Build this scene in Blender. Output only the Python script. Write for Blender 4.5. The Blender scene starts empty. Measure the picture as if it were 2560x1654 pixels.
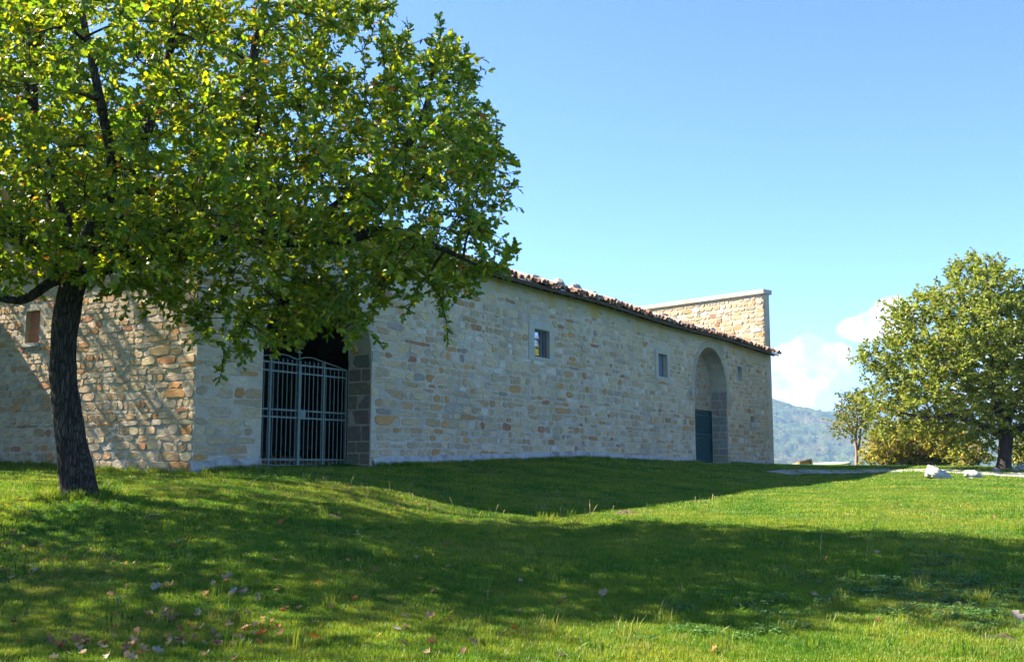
import bpy, bmesh, math, random
import numpy as np
from mathutils import Vector, Matrix, noise
from mathutils.geometry import tessellate_polygon
random.seed(7); rng = np.random.default_rng(11)
scene = bpy.context.scene
COL = scene.collection

# ------------------------------------------------------------------ camera
F = 2580.0; TH = math.radians(7.35); EYE = Vector((0, 0, 1.65))
cam = bpy.data.cameras.new('camera'); cam_o = bpy.data.objects.new('camera', cam); COL.objects.link(cam_o)
cam.sensor_width = 36; cam.lens = 36 * F / 2560; cam.clip_start = 0.1; cam.clip_end = 40000
cam_o.location = EYE; cam_o.rotation_euler = (math.pi / 2 + TH, 0, 0); scene.camera = cam_o

# ------------------------------------------------------------------ world, sun, exposure
EL = math.radians(42); AZ = (-0.95, 0.31)
_l = math.hypot(*AZ); AZ = (AZ[0] / _l, AZ[1] / _l)
SUN = Vector((AZ[0] * math.cos(EL), AZ[1] * math.cos(EL), math.sin(EL)))
def ray(px, py):
    a = (px - 1280) / F; b = (827 - py) / F
    return Vector((a, math.cos(TH) - b * math.sin(TH), math.sin(TH) + b * math.cos(TH)))
def make_world():
    w = bpy.data.worlds.new('World'); scene.world = w; w.use_nodes = True
    nt = w.node_tree; N = nt.nodes; K = nt.links.new
    N.clear()
    out = N.new('ShaderNodeOutputWorld'); bg = N.new('ShaderNodeBackground')
    sky = N.new('ShaderNodeTexSky'); sky.sky_type = 'NISHITA'; sky.sun_disc = False
    sky.sun_elevation = EL; sky.sun_rotation = math.atan2(AZ[0], AZ[1])
    sky.altitude = 4500; sky.air_density = 0.5; sky.dust_density = 0.0; sky.ozone_density = 0.9
    bg.inputs['Strength'].default_value = 0.13
    tc = N.new('ShaderNodeTexCoord')
    # cumulus puffs low over the valley and elsewhere round the horizon, in sky direction space
    def cloud(px, py, sx, sy):
        c = ray(px, py).normalized()
        right = Vector((c.y, -c.x, 0)).normalized(); up = right.cross(c)
        def comp(v, s):
            d = N.new('ShaderNodeVectorMath'); d.operation = 'DOT_PRODUCT'
            K(tc.outputs['Generated'], d.inputs[0]); d.inputs[1].default_value = v
            m = N.new('ShaderNodeMath'); m.operation = 'DIVIDE'; K(d.outputs['Value'], m.inputs[0]); m.inputs[1].default_value = s
            return m
        dx = comp(right, sx); dy = comp(up, sy)
        off = N.new('ShaderNodeMath'); off.operation = 'SUBTRACT'; K(dy.outputs[0], off.inputs[0]); off.inputs[1].default_value = c.dot(up) / sy
        p1 = N.new('ShaderNodeMath'); p1.operation = 'MULTIPLY'; K(dx.outputs[0], p1.inputs[0]); K(dx.outputs[0], p1.inputs[1])
        p2 = N.new('ShaderNodeMath'); p2.operation = 'MULTIPLY_ADD'; K(off.outputs[0], p2.inputs[0]); K(off.outputs[0], p2.inputs[1]); K(p1.outputs[0], p2.inputs[2])
        fr = N.new('ShaderNodeVectorMath'); fr.operation = 'DOT_PRODUCT'; K(tc.outputs['Generated'], fr.inputs[0]); fr.inputs[1].default_value = c
        g = N.new('ShaderNodeMath'); g.operation = 'GREATER_THAN'; K(fr.outputs['Value'], g.inputs[0]); g.inputs[1].default_value = 0
        s = N.new('ShaderNodeMath'); s.operation = 'SUBTRACT'; s.inputs[0].default_value = 1.0; K(p2.outputs[0], s.inputs[1])
        cl = N.new('ShaderNodeMath'); cl.operation = 'MAXIMUM'; K(s.outputs[0], cl.inputs[0]); cl.inputs[1].default_value = -3
        f = N.new('ShaderNodeMath'); f.operation = 'SUBTRACT'; K(cl.outputs[0], f.inputs[0])
        g2 = N.new('ShaderNodeMath'); g2.operation = 'MULTIPLY_ADD'; K(g.outputs[0], g2.inputs[0]); g2.inputs[1].default_value = -6; g2.inputs[2].default_value = 6
        K(g2.outputs[0], f.inputs[1])
        return f
    cur = None
    for args in [(2010, 915, .042, .025), (1968, 965, .030, .028), (2085, 880, .016, .009), (2190, 818, .034, .014), (2235, 790, .020, .015), (2480, 1000, .05, .03), (2560, 900, .03, .02),
                 (3300, 900, .16, .04), (4200, 980, .2, .03), (-1200, 900, .2, .04), (-2600, 980, .3, .05)]:
        c = cloud(*args)
        if cur is None: cur = c
        else:
            m = N.new('ShaderNodeMath'); m.operation = 'MAXIMUM'; K(cur.outputs[0], m.inputs[0]); K(c.outputs[0], m.inputs[1]); cur = m
    nz = N.new('ShaderNodeTexNoise'); nz.inputs['Scale'].default_value = 34; nz.inputs['Detail'].default_value = 7; nz.inputs['Roughness'].default_value = .56
    K(tc.outputs['Generated'], nz.inputs['Vector'])
    a = N.new('ShaderNodeMath'); a.operation = 'MULTIPLY_ADD'; K(nz.outputs['Fac'], a.inputs[0]); a.inputs[1].default_value = 3.4; K(cur.outputs[0], a.inputs[2])
    mr = N.new('ShaderNodeMapRange'); mr.interpolation_type = 'SMOOTHSTEP'; K(a.outputs[0], mr.inputs['Value'])
    mr.inputs['From Min'].default_value = 1.5; mr.inputs['From Max'].default_value = 2.05
    nz2 = N.new('ShaderNodeTexNoise'); nz2.inputs['Scale'].default_value = 22; nz2.inputs['Detail'].default_value = 4
    mp = N.new('ShaderNodeMapping'); mp.inputs['Location'].default_value = (.012, 0, .02); K(tc.outputs['Generated'], mp.inputs['Vector']); K(mp.outputs[0], nz2.inputs['Vector'])
    rp = N.new('ShaderNodeValToRGB'); K(nz2.outputs['Fac'], rp.inputs['Fac'])
    rp.color_ramp.elements[0].position = .38; rp.color_ramp.elements[0].color = (1.25, 1.38, 1.65, 1)
    rp.color_ramp.elements[1].position = .6; rp.color_ramp.elements[1].color = (3.2, 3.2, 3.2, 1)
    mx = N.new('ShaderNodeMix'); mx.data_type = 'RGBA'; wb = N.new('ShaderNodeVectorMath'); wb.operation = 'MULTIPLY'; K(sky.outputs[0], wb.inputs[0]); wb.inputs[1].default_value = (.74, .885, 1.)
    K(mr.outputs[0], mx.inputs['Factor']); K(wb.outputs[0], mx.inputs['A']); K(rp.outputs[0], mx.inputs['B'])
    K(mx.outputs['Result'], bg.inputs['Color']); K(bg.outputs[0], out.inputs['Surface'])
make_world()
sl = bpy.data.lights.new('sun', 'SUN'); sl.energy = 5.0; sl.angle = math.radians(.53); sl.color = (1, .90, .72)
so = bpy.data.objects.new('sun', sl); COL.objects.link(so); so.rotation_euler = SUN.to_track_quat('Z', 'Y').to_euler(); so.location = (-30, 20, 40)
scene.view_settings.view_transform = 'Standard'; scene.view_settings.look = 'None'
scene.view_settings.exposure = 2.4; scene.view_settings.gamma = 1
scene.cycles.use_adaptive_sampling = True; scene.cycles.adaptive_threshold = .02; scene.cycles.max_bounces = 4; scene.cycles.diffuse_bounces = 3; scene.cycles.transmission_bounces = 3; scene.cycles.glossy_bounces = 2; scene.cycles.volume_bounces = 0; scene.cycles.transparent_max_bounces = 6

# ------------------------------------------------------------------ helpers
def pix(px, py, Y):
    r = ray(px, py); return EYE + r * (Y / r.y)
P1 = pix(650, 1165, 25.0)
_v = ray(2893, 1160); D2 = Vector((_v.x, _v.y, 0)).normalized(); N2 = Vector((D2.y, -D2.x, 0))
Z3 = Vector((0, 0, 1))
def W(u, w, z): return Vector((P1.x, P1.y, 0)) + D2 * u + N2 * w + Z3 * z       # front wall frame: along, outward, up
def wall_y(px, py, w=0):
    r = ray(px, py); O = W(0, w, 0); t = O.dot(N2) / (r.dot(N2)); return (r * t).y
def project(p):
    v = Vector(p) - EYE
    f = v.y * math.cos(TH) + v.z * math.sin(TH); up = -v.y * math.sin(TH) + v.z * math.cos(TH)
    return 1280 + F * v.x / f, 827 - F * up / f
def nodes(m):
    m.use_nodes = True; nt = m.node_tree; return nt, nt.nodes, nt.links.new
def material(name, c1, c2=None, rough=.85, scale=6., detail=5., bump=0., bscale=None, attr=False, stretch=None, spec=.25, metal=0., c3=None, s3=1.):
    m = bpy.data.materials.new(name); nt, N, K = nodes(m); b = N['Principled BSDF']
    b.inputs['Roughness'].default_value = rough; b.inputs['Specular IOR Level'].default_value = spec; b.inputs['Metallic'].default_value = metal
    tc = N.new('ShaderNodeTexCoord'); mp = N.new('ShaderNodeMapping'); K(tc.outputs['Object'], mp.inputs['Vector'])
    if stretch: mp.inputs['Scale'].default_value = stretch
    nz = N.new('ShaderNodeTexNoise'); nz.inputs['Scale'].default_value = scale; nz.inputs['Detail'].default_value = detail; nz.inputs['Roughness'].default_value = .62
    K(mp.outputs[0], nz.inputs['Vector'])
    mr = N.new('ShaderNodeMapRange'); K(nz.outputs['Fac'], mr.inputs['Value']); mr.inputs['From Min'].default_value = .3; mr.inputs['From Max'].default_value = .7
    if attr:
        at = N.new('ShaderNodeAttribute'); at.attribute_name = 'Col'
        sc_ = N.new('ShaderNodeMapRange'); K(nz.outputs['Fac'], sc_.inputs['Value']); sc_.inputs['From Min'].default_value = .25; sc_.inputs['From Max'].default_value = .75
        sc_.inputs['To Min'].default_value = .72; sc_.inputs['To Max'].default_value = 1.25
        mu = N.new('ShaderNodeVectorMath'); mu.operation = 'SCALE'; K(at.outputs['Color'], mu.inputs[0]); K(sc_.outputs[0], mu.inputs['Scale'])
        K(mu.outputs[0], b.inputs['Base Color']); col = mu.outputs[0]
    else:
        mx = N.new('ShaderNodeMix'); mx.data_type = 'RGBA'; mx.inputs['A'].default_value = (*c1, 1); mx.inputs['B'].default_value = (*(c2 or c1), 1)
        K(mr.outputs[0], mx.inputs['Factor']); col = mx.outputs['Result']
        if c3:
            n3 = N.new('ShaderNodeTexNoise'); n3.inputs['Scale'].default_value = s3; n3.inputs['Detail'].default_value = 6; K(mp.outputs[0], n3.inputs['Vector'])
            r3 = N.new('ShaderNodeMapRange'); r3.inputs['From Min'].default_value = .52; r3.inputs['From Max'].default_value = .68; K(n3.outputs['Fac'], r3.inputs['Value'])
            m3 = N.new('ShaderNodeMix'); m3.data_type = 'RGBA'; K(r3.outputs[0], m3.inputs['Factor']); K(col, m3.inputs['A']); m3.inputs['B'].default_value = (*c3, 1); col = m3.outputs['Result']
        K(col, b.inputs['Base Color'])
    if bump:
        nb = N.new('ShaderNodeTexNoise'); nb.inputs['Scale'].default_value = bscale or scale * 3; nb.inputs['Detail'].default_value = 6; nb.inputs['Roughness'].default_value = .65
        K(mp.outputs[0], nb.inputs['Vector'])
        bp = N.new('ShaderNodeBump'); bp.inputs['Strength'].default_value = bump; bp.inputs['Distance'].default_value = .03
        K(nb.outputs['Fac'], bp.inputs['Height']); K(bp.outputs[0], b.inputs['Normal'])
    return m
def foliage_mat(name, trans=.45, rough=.42, spec=.4, tint=(1.35, 1.5, .55)):
    m = bpy.data.materials.new(name); nt, N, K = nodes(m); b = N['Principled BSDF']
    at = N.new('ShaderNodeAttribute'); at.attribute_name = 'Col'
    b.inputs['Roughness'].default_value = rough; b.inputs['Specular IOR Level'].default_value = spec
    K(at.outputs['Color'], b.inputs['Base Color'])
    mu = N.new('ShaderNodeVectorMath'); mu.operation = 'MULTIPLY'; K(at.outputs['Color'], mu.inputs[0]); mu.inputs[1].default_value = tint
    tr = N.new('ShaderNodeBsdfTranslucent'); K(mu.outputs[0], tr.inputs['Color'])
    mx = N.new('ShaderNodeMixShader'); mx.inputs['Fac'].default_value = trans
    K(b.outputs[0], mx.inputs[1]); K(tr.outputs[0], mx.inputs[2]); K(mx.outputs[0], N['Material Output'].inputs['Surface'])
    return m
def tag(o, label=None, cat=None, group=None, kind=None):
    for k, v in (('label', label), ('category', cat), ('group', group), ('kind', kind)):
        if v: o[k] = v
    return o
def empty(name, loc):
    o = bpy.data.objects.new(name, None); COL.objects.link(o); o.location = loc; o.empty_display_size = .3; return o
def wloc(p):
    v = Vector((0, 0, 0))
    while p is not None: v = v + Vector(p.location); p = p.parent
    return v
def link(name, me, parent=None, loc=None):
    """mesh object; loc is its world origin"""
    o = bpy.data.objects.new(name, me); COL.objects.link(o)
    loc = Vector(loc) if loc is not None else Vector((0, 0, 0))
    if parent is not None: o.parent = parent; o.location = loc - wloc(parent)
    else: o.location = loc
    return o
class MB:
    """collects polygons (world coordinates) for ONE mesh"""
    def __init__(s): s.v = []; s.f = []; s.c = []; s.smooth = False
    def add(s, vs, fs, col=None):
        b = len(s.v); s.v += [tuple(p) for p in vs]; s.f += [tuple(i + b for i in f) for f in fs]
        if col is not None: s.c += [col] * len(fs)
        return s
    def box(s, O, ax, ay, az, col=None):
        O = Vector(O); vs = [O + ax * i + ay * j + az * k for i in (0, 1) for j in (0, 1) for k in (0, 1)]
        fs = [(0, 1, 3, 2), (4, 6, 7, 5), (0, 4, 5, 1), (2, 3, 7, 6), (0, 2, 6, 4), (1, 5, 7, 3)]
        if ax.cross(ay).dot(az) < 0: fs = [f[::-1] for f in fs]
        return s.add(vs, fs, col)
    def bar(s, a, b, w, h, up=Z3):
        a = Vector(a); b = Vector(b); t = (b - a); x = t.cross(up)
        if x.length < 1e-5: x = t.cross(Vector((1, 0, 0)))
        x.normalize(); y = x.cross(t).normalized()
        return s.box(a - x * w / 2 - y * h / 2, t, x * w, y * h)
    def tube(s, pts, rad, sides=8, cap=True, wob=0.):
        pts = [Vector(p) for p in pts]; n = len(pts); vs = []; fs = []
        x = None
        for i, p in enumerate(pts):
            t = (pts[min(i + 1, n - 1)] - pts[max(i - 1, 0)]).normalized()
            if x is None: x = t.cross(Vector((.3, .9, .1)) if abs(t.y) < .9 else Vector((1, 0, 0)))
            x = (x - t * x.dot(t)).normalized(); y = t.cross(x)
            for k in range(sides):
                a = 2 * math.pi * k / sides; r = rad[i] * (1 + (wob * noise.noise((p * 2.3) + Vector((math.cos(a), math.sin(a), 0)) * 1.7) if wob else 0))
                vs.append(p + x * math.cos(a) * r + y * math.sin(a) * r)
        for i in range(n - 1):
            for k in range(sides):
                k2 = (k + 1) % sides
                fs.append((i * sides + k, i * sides + k2, (i + 1) * sides + k2, (i + 1) * sides + k))
        if cap: fs += [tuple(range(sides))[::-1], tuple((n - 1) * sides + k for k in range(sides))]
        return s.add(vs, fs)
    def mesh(s, name, mat, loc=(0, 0, 0), smooth=False):
        me = bpy.data.meshes.new(name); L = Vector(loc)
        me.from_pydata([(p[0] - L.x, p[1] - L.y, p[2] - L.z) for p in s.v], [], s.f); me.materials.append(mat)
        if s.c:
            ca = me.color_attributes.new('Col', 'FLOAT_COLOR', 'CORNER')
            arr = np.empty((len(me.loops), 4), np.float32); k = 0
            for f, c in zip(s.f, s.c): arr[k:k + len(f)] = (*c[:3], 1); k += len(f)
            ca.data.foreach_set('color', arr.ravel())
        if smooth: me.polygons.foreach_set('use_smooth', [True] * len(me.polygons))
        me.update(); return me
    def build(s, name, mat, parent=None, loc=None, smooth=False):
        if loc is None: loc = wloc(parent) if parent is not None else (0, 0, 0)
        return link(name, s.mesh(name, mat, loc, smooth), parent, loc)
def spline(pts, rad, sub=5):
    P = [Vector(p) for p in pts]; out = []; ro = []
    for i in range(len(P) - 1):
        p0 = P[max(i - 1, 0)]; p1 = P[i]; p2 = P[i + 1]; p3 = P[min(i + 2, len(P) - 1)]
        for k in range(sub):
            t = k / sub
            out.append(.5 * ((2 * p1) + (p2 - p0) * t + (2 * p0 - 5 * p1 + 4 * p2 - p3) * t * t + (3 * p1 - p0 - 3 * p2 + p3) * t ** 3)); ro.append(rad[i] * (1 - t) + rad[i + 1] * t)
    return out + [P[-1]], ro + [rad[-1]]

# ------------------------------------------------------------------ terrain height
def ctrl():
    c = []
    for px, py in [(480, 1187), (560, 1180), (650, 1168), (780, 1166), (925, 1166), (1000, 1163), (1100, 1160), (1250, 1154), (1380, 1150), (1500, 1147), (1620, 1151), (1740, 1156), (1840, 1160), (1930, 1164)]:
        c.append(pix(px, py, wall_y(px, py)))
    for px, py, Y in [(0, 1157, 28.3), (130, 1160, 27), (250, 1168, 25.6), (370, 1178, 24.4),
                      (200, 1236, 17), (100, 1245, 16.8), (320, 1240, 17), (0, 1250, 16.5), (-200, 1250, 16), (450, 1245, 18), (600, 1262, 17.2),
                      (50, 1450, 11.2), (300, 1415, 11.8), (550, 1385, 12.6), (800, 1370, 13.2), (-200, 1450, 11.2),
                      (300, 1330, 14.4), (60, 1335, 14.2), (560, 1325, 14.8), (800, 1310, 16),
                      (0, 1654, 8), (600, 1654, 8), (1280, 1654, 8), (1900, 1654, 8), (2560, 1654, 8),
                      (0, 1560, 9.4), (1280, 1500, 11), (2000, 1500, 11), (2560, 1500, 11), (1280, 1400, 14), (1900, 1400, 14), (2560, 1400, 14),
                      (1100, 1300, 19), (1600, 1300, 19.5), (2100, 1300, 20), (2560, 1300, 20),
                      (800, 1250, 19), (1200, 1250, 23), (1800, 1250, 27), (2200, 1250, 26), (2560, 1255, 26),
                      (900, 1205, 22.5), (1250, 1200, 28), (1600, 1195, 33), (1960, 1212, 35), (2300, 1210, 35), (2560, 1215, 34),
                      (1400, 1170, 34), (1700, 1172, 42), (1960, 1188, 46), (2160, 1184, 47), (2350, 1183, 46), (2560, 1193, 44),
                      (2000, 1170, 56), (2160, 1168, 56), (2300, 1166, 54), (2450, 1169, 52), (2600, 1174, 51), (2800, 1180, 50),
                      (-600, 1150, 30), (-900, 1200, 18), (-900, 1500, 11), (3300, 1500, 11), (3300, 1300, 20), (3300, 1220, 34), (1800, 1150, 80), (600, 1120, 60), (-600, 1130, 60), (2800, 1170, 80)]:
        c.append(pix(px, py, Y))
    for x, y, z in [(0, 0, 0), (-8, 2, 0), (8, 2, 0), (0, -20, -.3), (-30, -10, -.2), (30, -10, -.3), (40, 20, .3), (-40, 20, .5)]: c.append(Vector((x, y, z)))
    return c
_C = ctrl(); _X = np.array([(p.x, p.y) for p in _C]); _Zc = np.array([p.z for p in _C])
def _U(r2): return np.where(r2 > 1e-9, .5 * r2 * np.log(np.maximum(r2, 1e-9)), 0)
_n = len(_C); _A = np.zeros((_n + 3, _n + 3)); _d2 = ((_X[:, None] - _X[None]) ** 2).sum(-1)
_A[:_n, :_n] = _U(_d2) + np.eye(_n) * .6; _A[:_n, _n] = 1; _A[:_n, _n + 1:] = _X; _A[_n, :_n] = 1; _A[_n + 1:, :_n] = _X.T
_w = np.linalg.solve(_A, np.concatenate([_Zc, np.zeros(3)]))
def vnoise(x, y, s, seed=0.):
    """cheap smooth noise, vectorised"""
    r = np.zeros_like(x)
    for k, (ax, ay, ph) in enumerate([(1., .37, 0.), (-.53, 1.1, 1.7), (.81, -.9, 4.2), (1.7, 1.3, 2.2), (-1.9, .6, 5.1), (.3, 2.3, .7)]):
        r += np.sin((ax * x + ay * y) / s + ph + seed * (k + 1.3)) / (1.5 + .5 * k)
    return r / 2.2
def H(x, y):
    x = np.asarray(x, float); y = np.asarray(y, float); sh = x.shape; x = x.ravel(); y = y.ravel()
    xx = np.clip(x, -45, 50); yy = np.clip(y, -25, 85)
    r = np.empty_like(x)
    for i in range(0, len(x), 20000):
        q = np.stack([xx[i:i + 20000], yy[i:i + 20000]], 1)
        d2 = ((q[:, None] - _X[None]) ** 2).sum(-1)
        r[i:i + 20000] = _U(d2) @ _w[:_n] + _w[_n] + q @ _w[_n + 1:]
    r = np.clip(r, -1.2, 2.3)
    near = np.clip((np.hypot(x, y) - 5) / 10, 0, 1)
    r += .025 * vnoise(x, y, .8) + .012 * vnoise(x, y, .33, 2.) + .04 * near * vnoise(x, y, 2.4, 1.)
    # plateau edge: land drops into the valley
    t = np.clip(x / np.maximum(y, 1), -.3, .8)
    yc = 66 - 22 * np.clip(t - .22, 0, 1)
    e = np.maximum(np.maximum(y - yc, np.abs(x - 5) - 60), -y - 60); e = np.maximum(e, 0)
    r -= np.minimum(.02 * e ** 1.75, 8 + .22 * e) * np.clip(1, 0, 1)
    r = np.maximum(r, -170 + 6 * vnoise(x, y, 90.))
    return r.reshape(sh)
def h1(x, y): return float(H(np.array([x]), np.array([y]))[0])

# ------------------------------------------------------------------ ground sheet (polar grid round the viewpoint)
soilgrass = bpy.data.materials.new('lawn_soil')
def build_ground():
    nt, N, K = nodes(soilgrass); b = N['Principled BSDF']; b.inputs['Roughness'].default_value = .95; b.inputs['Specular IOR Level'].default_value = .1
    tc = N.new('ShaderNodeTexCoord')
    def nz(scale, det=5): 
        n = N.new('ShaderNodeTexNoise'); n.inputs['Scale'].default_value = scale; n.inputs['Detail'].default_value = det; n.inputs['Roughness'].default_value = .65; K(tc.outputs['Object'], n.inputs['Vector']); return n
    def mixc(fac, a, bb, lo, hi):
        r = N.new('ShaderNodeMapRange'); r.inputs['From Min'].default_value = lo; r.inputs['From Max'].default_value = hi; K(fac, r.inputs['Value'])
        m = N.new('ShaderNodeMix'); m.data_type = 'RGBA'; K(r.outputs[0], m.inputs['Factor'])
        for s, v in (('A', a), ('B', bb)):
            if isinstance(v, tuple): m.inputs[s].default_value = (*v, 1)
            else: K(v, m.inputs[s])
        return m.outputs['Result']
    fine = mixc(nz(40).outputs['Fac'], (.018, .055, .008), (.05, .12, .015), .35, .65)
    big = mixc(nz(.55).outputs['Fac'], fine, (.085, .10, .022), .55, .8)
    dirt = mixc(nz(2.1, 8).outputs['Fac'], big, (.10, .075, .045), .69, .78)
    K(dirt, b.inputs['Base Color'])
    bp = N.new('ShaderNodeBump'); bp.inputs['Strength'].default_value = .6; bp.inputs['Distance'].default_value = .04; K(nz(55).outputs['Fac'], bp.inputs['Height']); K(bp.outputs[0], b.inputs['Normal'])
    ang = np.radians(np.concatenate([np.arange(-34, 34, .22), np.arange(34, 326, 3.)]))
    rad = np.concatenate([[.3], np.geomspace(2, 70, 230), np.geomspace(74, 9000, 60)])
    A, R = np.meshgrid(ang, rad, indexing='ij'); x = R * np.sin(A); y = R * np.cos(A); z = H(x, y)
    V = np.stack([x, y, z], -1).reshape(-1, 3); na, nr = len(ang), len(rad)
    i, j = np.meshgrid(np.arange(na), np.arange(nr - 1), indexing='ij'); i2 = (i + 1) % na
    Q = np.stack([i * nr + j, i * nr + j + 1, i2 * nr + j + 1, i2 * nr + j], -1).reshape(-1, 4)
    V = np.vstack([V, [[0, 0, h1(0, 0)]]])
    me = bpy.data.meshes.new('ground'); me.from_pydata(V.tolist(), [], Q[:, ::-1].tolist() + [(len(V) - 1, int(k2 * nr), int(k * nr)) for k, k2 in zip(range(na), list(range(1, na)) + [0])])
    me.materials.append(soilgrass); me.polygons.foreach_set('use_smooth', [True] * len(me.polygons))
    tag(link('ground', me), kind='structure')
build_ground()

def mesh_np(name, V, Fc, mat, col=None, smooth=False):
    """V (n,3), Fc (m,k) constant size faces, col per face"""
    me = bpy.data.meshes.new(name); k = Fc.shape[1]
    me.vertices.add(len(V)); me.vertices.foreach_set('co', np.asarray(V, np.float32).ravel())
    me.loops.add(Fc.size); me.loops.foreach_set('vertex_index', Fc.astype(np.int32).ravel())
    me.polygons.add(len(Fc)); me.polygons.foreach_set('loop_start', np.arange(0, Fc.size, k, dtype=np.int32))
    me.materials.append(mat)
    if col is not None:
        ca = me.color_attributes.new('Col', 'FLOAT_COLOR', 'CORNER')
        c4 = np.ones((len(Fc), k, 4), np.float32); c4[:, :, :3] = np.asarray(col)[:, None, :]; ca.data.foreach_set('color', c4.ravel())
    if smooth: me.polygons.foreach_set('use_smooth', np.ones(len(Fc), bool))
    me.update(); me.validate(); return me

# ------------------------------------------------------------------ far mountains
def mountains():
    m = material('forest_slope', (.030, .062, .022), (.10, .115, .04), rough=.95, scale=.03, detail=10, bump=1., bscale=.06, c3=(.11, .10, .045), s3=.006)
    m.node_tree.nodes['Bump'].inputs['Distance'].default_value = 14
    def ridge(name, prof, y0, y1, base):
        xs = np.linspace(0, 1, 260); nd = 110
        pxs = prof[0][0] + (prof[-1][0] - prof[0][0]) * xs
        top = np.interp(pxs, [p[0] for p in prof], [p[1] for p in prof])
        V = np.zeros((len(xs), nd, 3))
        for k in range(nd):
            t = k / (nd - 1); Y = y0 + (y1 - y0) * t
            X = (pxs - 1280) / F * Y * .99
            Zt = 1.65 + (1160 - top) / F * y1
            s = min(t / .86, 1) ; prof_t = s ** 1.25 if t <= .86 else 1 - ((t - .86) / .14) ** 2 * .35
            z = base + (Zt - base) * prof_t
            ny = np.full_like(X, Y)
            z = z + (26 * vnoise(X, ny, 210.) + 9 * vnoise(X, ny, 75., 3.) ) * (1 - abs(2 * t - 1) ** 2) + 5 * vnoise(X, ny, 16., 1.) + rng.normal(0, 3.4, len(X)) 
            V[:, k] = np.stack([X, ny, z], -1)
        n1 = len(xs); i, j = np.meshgrid(np.arange(n1 - 1), np.arange(nd - 1), indexing='ij')
        Q = np.stack([i * nd + j, (i + 1) * nd + j, (i + 1) * nd + j + 1, i * nd + j + 1], -1).reshape(-1, 4)
        tag(link(name, mesh_np(name, V.reshape(-1, 3), Q, m, smooth=True)), kind='structure')
    ridge('wooded_hill', [(900, 1060), (1500, 1030), (1800, 1015), (1930, 1021), (2000, 1036), (2060, 1044), (2120, 1056), (2250, 1070), (2450, 1085), (2800, 1075), (3300, 1050)], 1300, 3000, -150)
    ridge('far_mountain', [(1500, 1050), (1900, 1048), (2030, 1046), (2090, 1030), (2160, 1010), (2300, 1002), (2450, 1020), (2700, 1000), (3200, 1030)], 3600, 5600, -120)
mountains()

# ------------------------------------------------------------------ masonry
STONE = material('stone', (.4, .35, .26), attr=True, scale=9, bump=.55, bscale=22, rough=.92, spec=.15)
MORTAR = material('mortar', (.53, .455, .345), (.42, .355, .265), scale=3.5, bump=.7, bscale=14, rough=.95, spec=.1, c3=(.30, .28, .23), s3=.7)
PLASTER = material('old_plaster', (.45, .42, .35), (.36, .34, .29), scale=4, bump=.5, bscale=18, rough=.95, spec=.1, c3=(.50, .40, .20), s3=1.3)
STEP = material('threshold_stone', (.33, .30, .27), (.22, .20, .18), scale=5, bump=.6)
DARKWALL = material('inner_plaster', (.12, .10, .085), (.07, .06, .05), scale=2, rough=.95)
PAL = [(.40, .335, .215), (.43, .37, .255), (.36, .305, .21), (.39, .355, .275), (.33, .305, .25), (.345, .26, .155), (.39, .235, .105), (.30, .17, .10), (.25, .23, .20), (.45, .425, .365)]
PALW = [.25, .22, .17, .12, .06, .08, .05, .022, .015, .05]
def stone_col(warm=1., pale=0.):
    w = list(PALW); w[5] *= warm; w[6] *= warm; w[7] *= warm; w[9] += pale
    c = random.choices(PAL, w)[0]; j = random.uniform(.86, 1.13)
    return tuple(min(1, v * j * k_ * random.uniform(.96, 1.04)) for v, k_ in zip(c, (1.18, 1.04, .93)))
def clip_half(poly, nx, ny, c):
    out = []; n = len(poly)
    for i in range(n):
        a = poly[i]; b = poly[(i + 1) % n]; da = a[0] * nx + a[1] * ny - c; db = b[0] * nx + b[1] * ny - c
        if da <= 0: out.append(a)
        if (da < 0 < db) or (db < 0 < da):
            t = da / (da - db); out.append((a[0] + (b[0] - a[0]) * t, a[1] + (b[1] - a[1]) * t))
    return out
def area(p): return .5 * abs(sum(p[i][0] * p[(i + 1) % len(p)][1] - p[(i + 1) % len(p)][0] * p[i][1] for i in range(len(p))))
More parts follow.
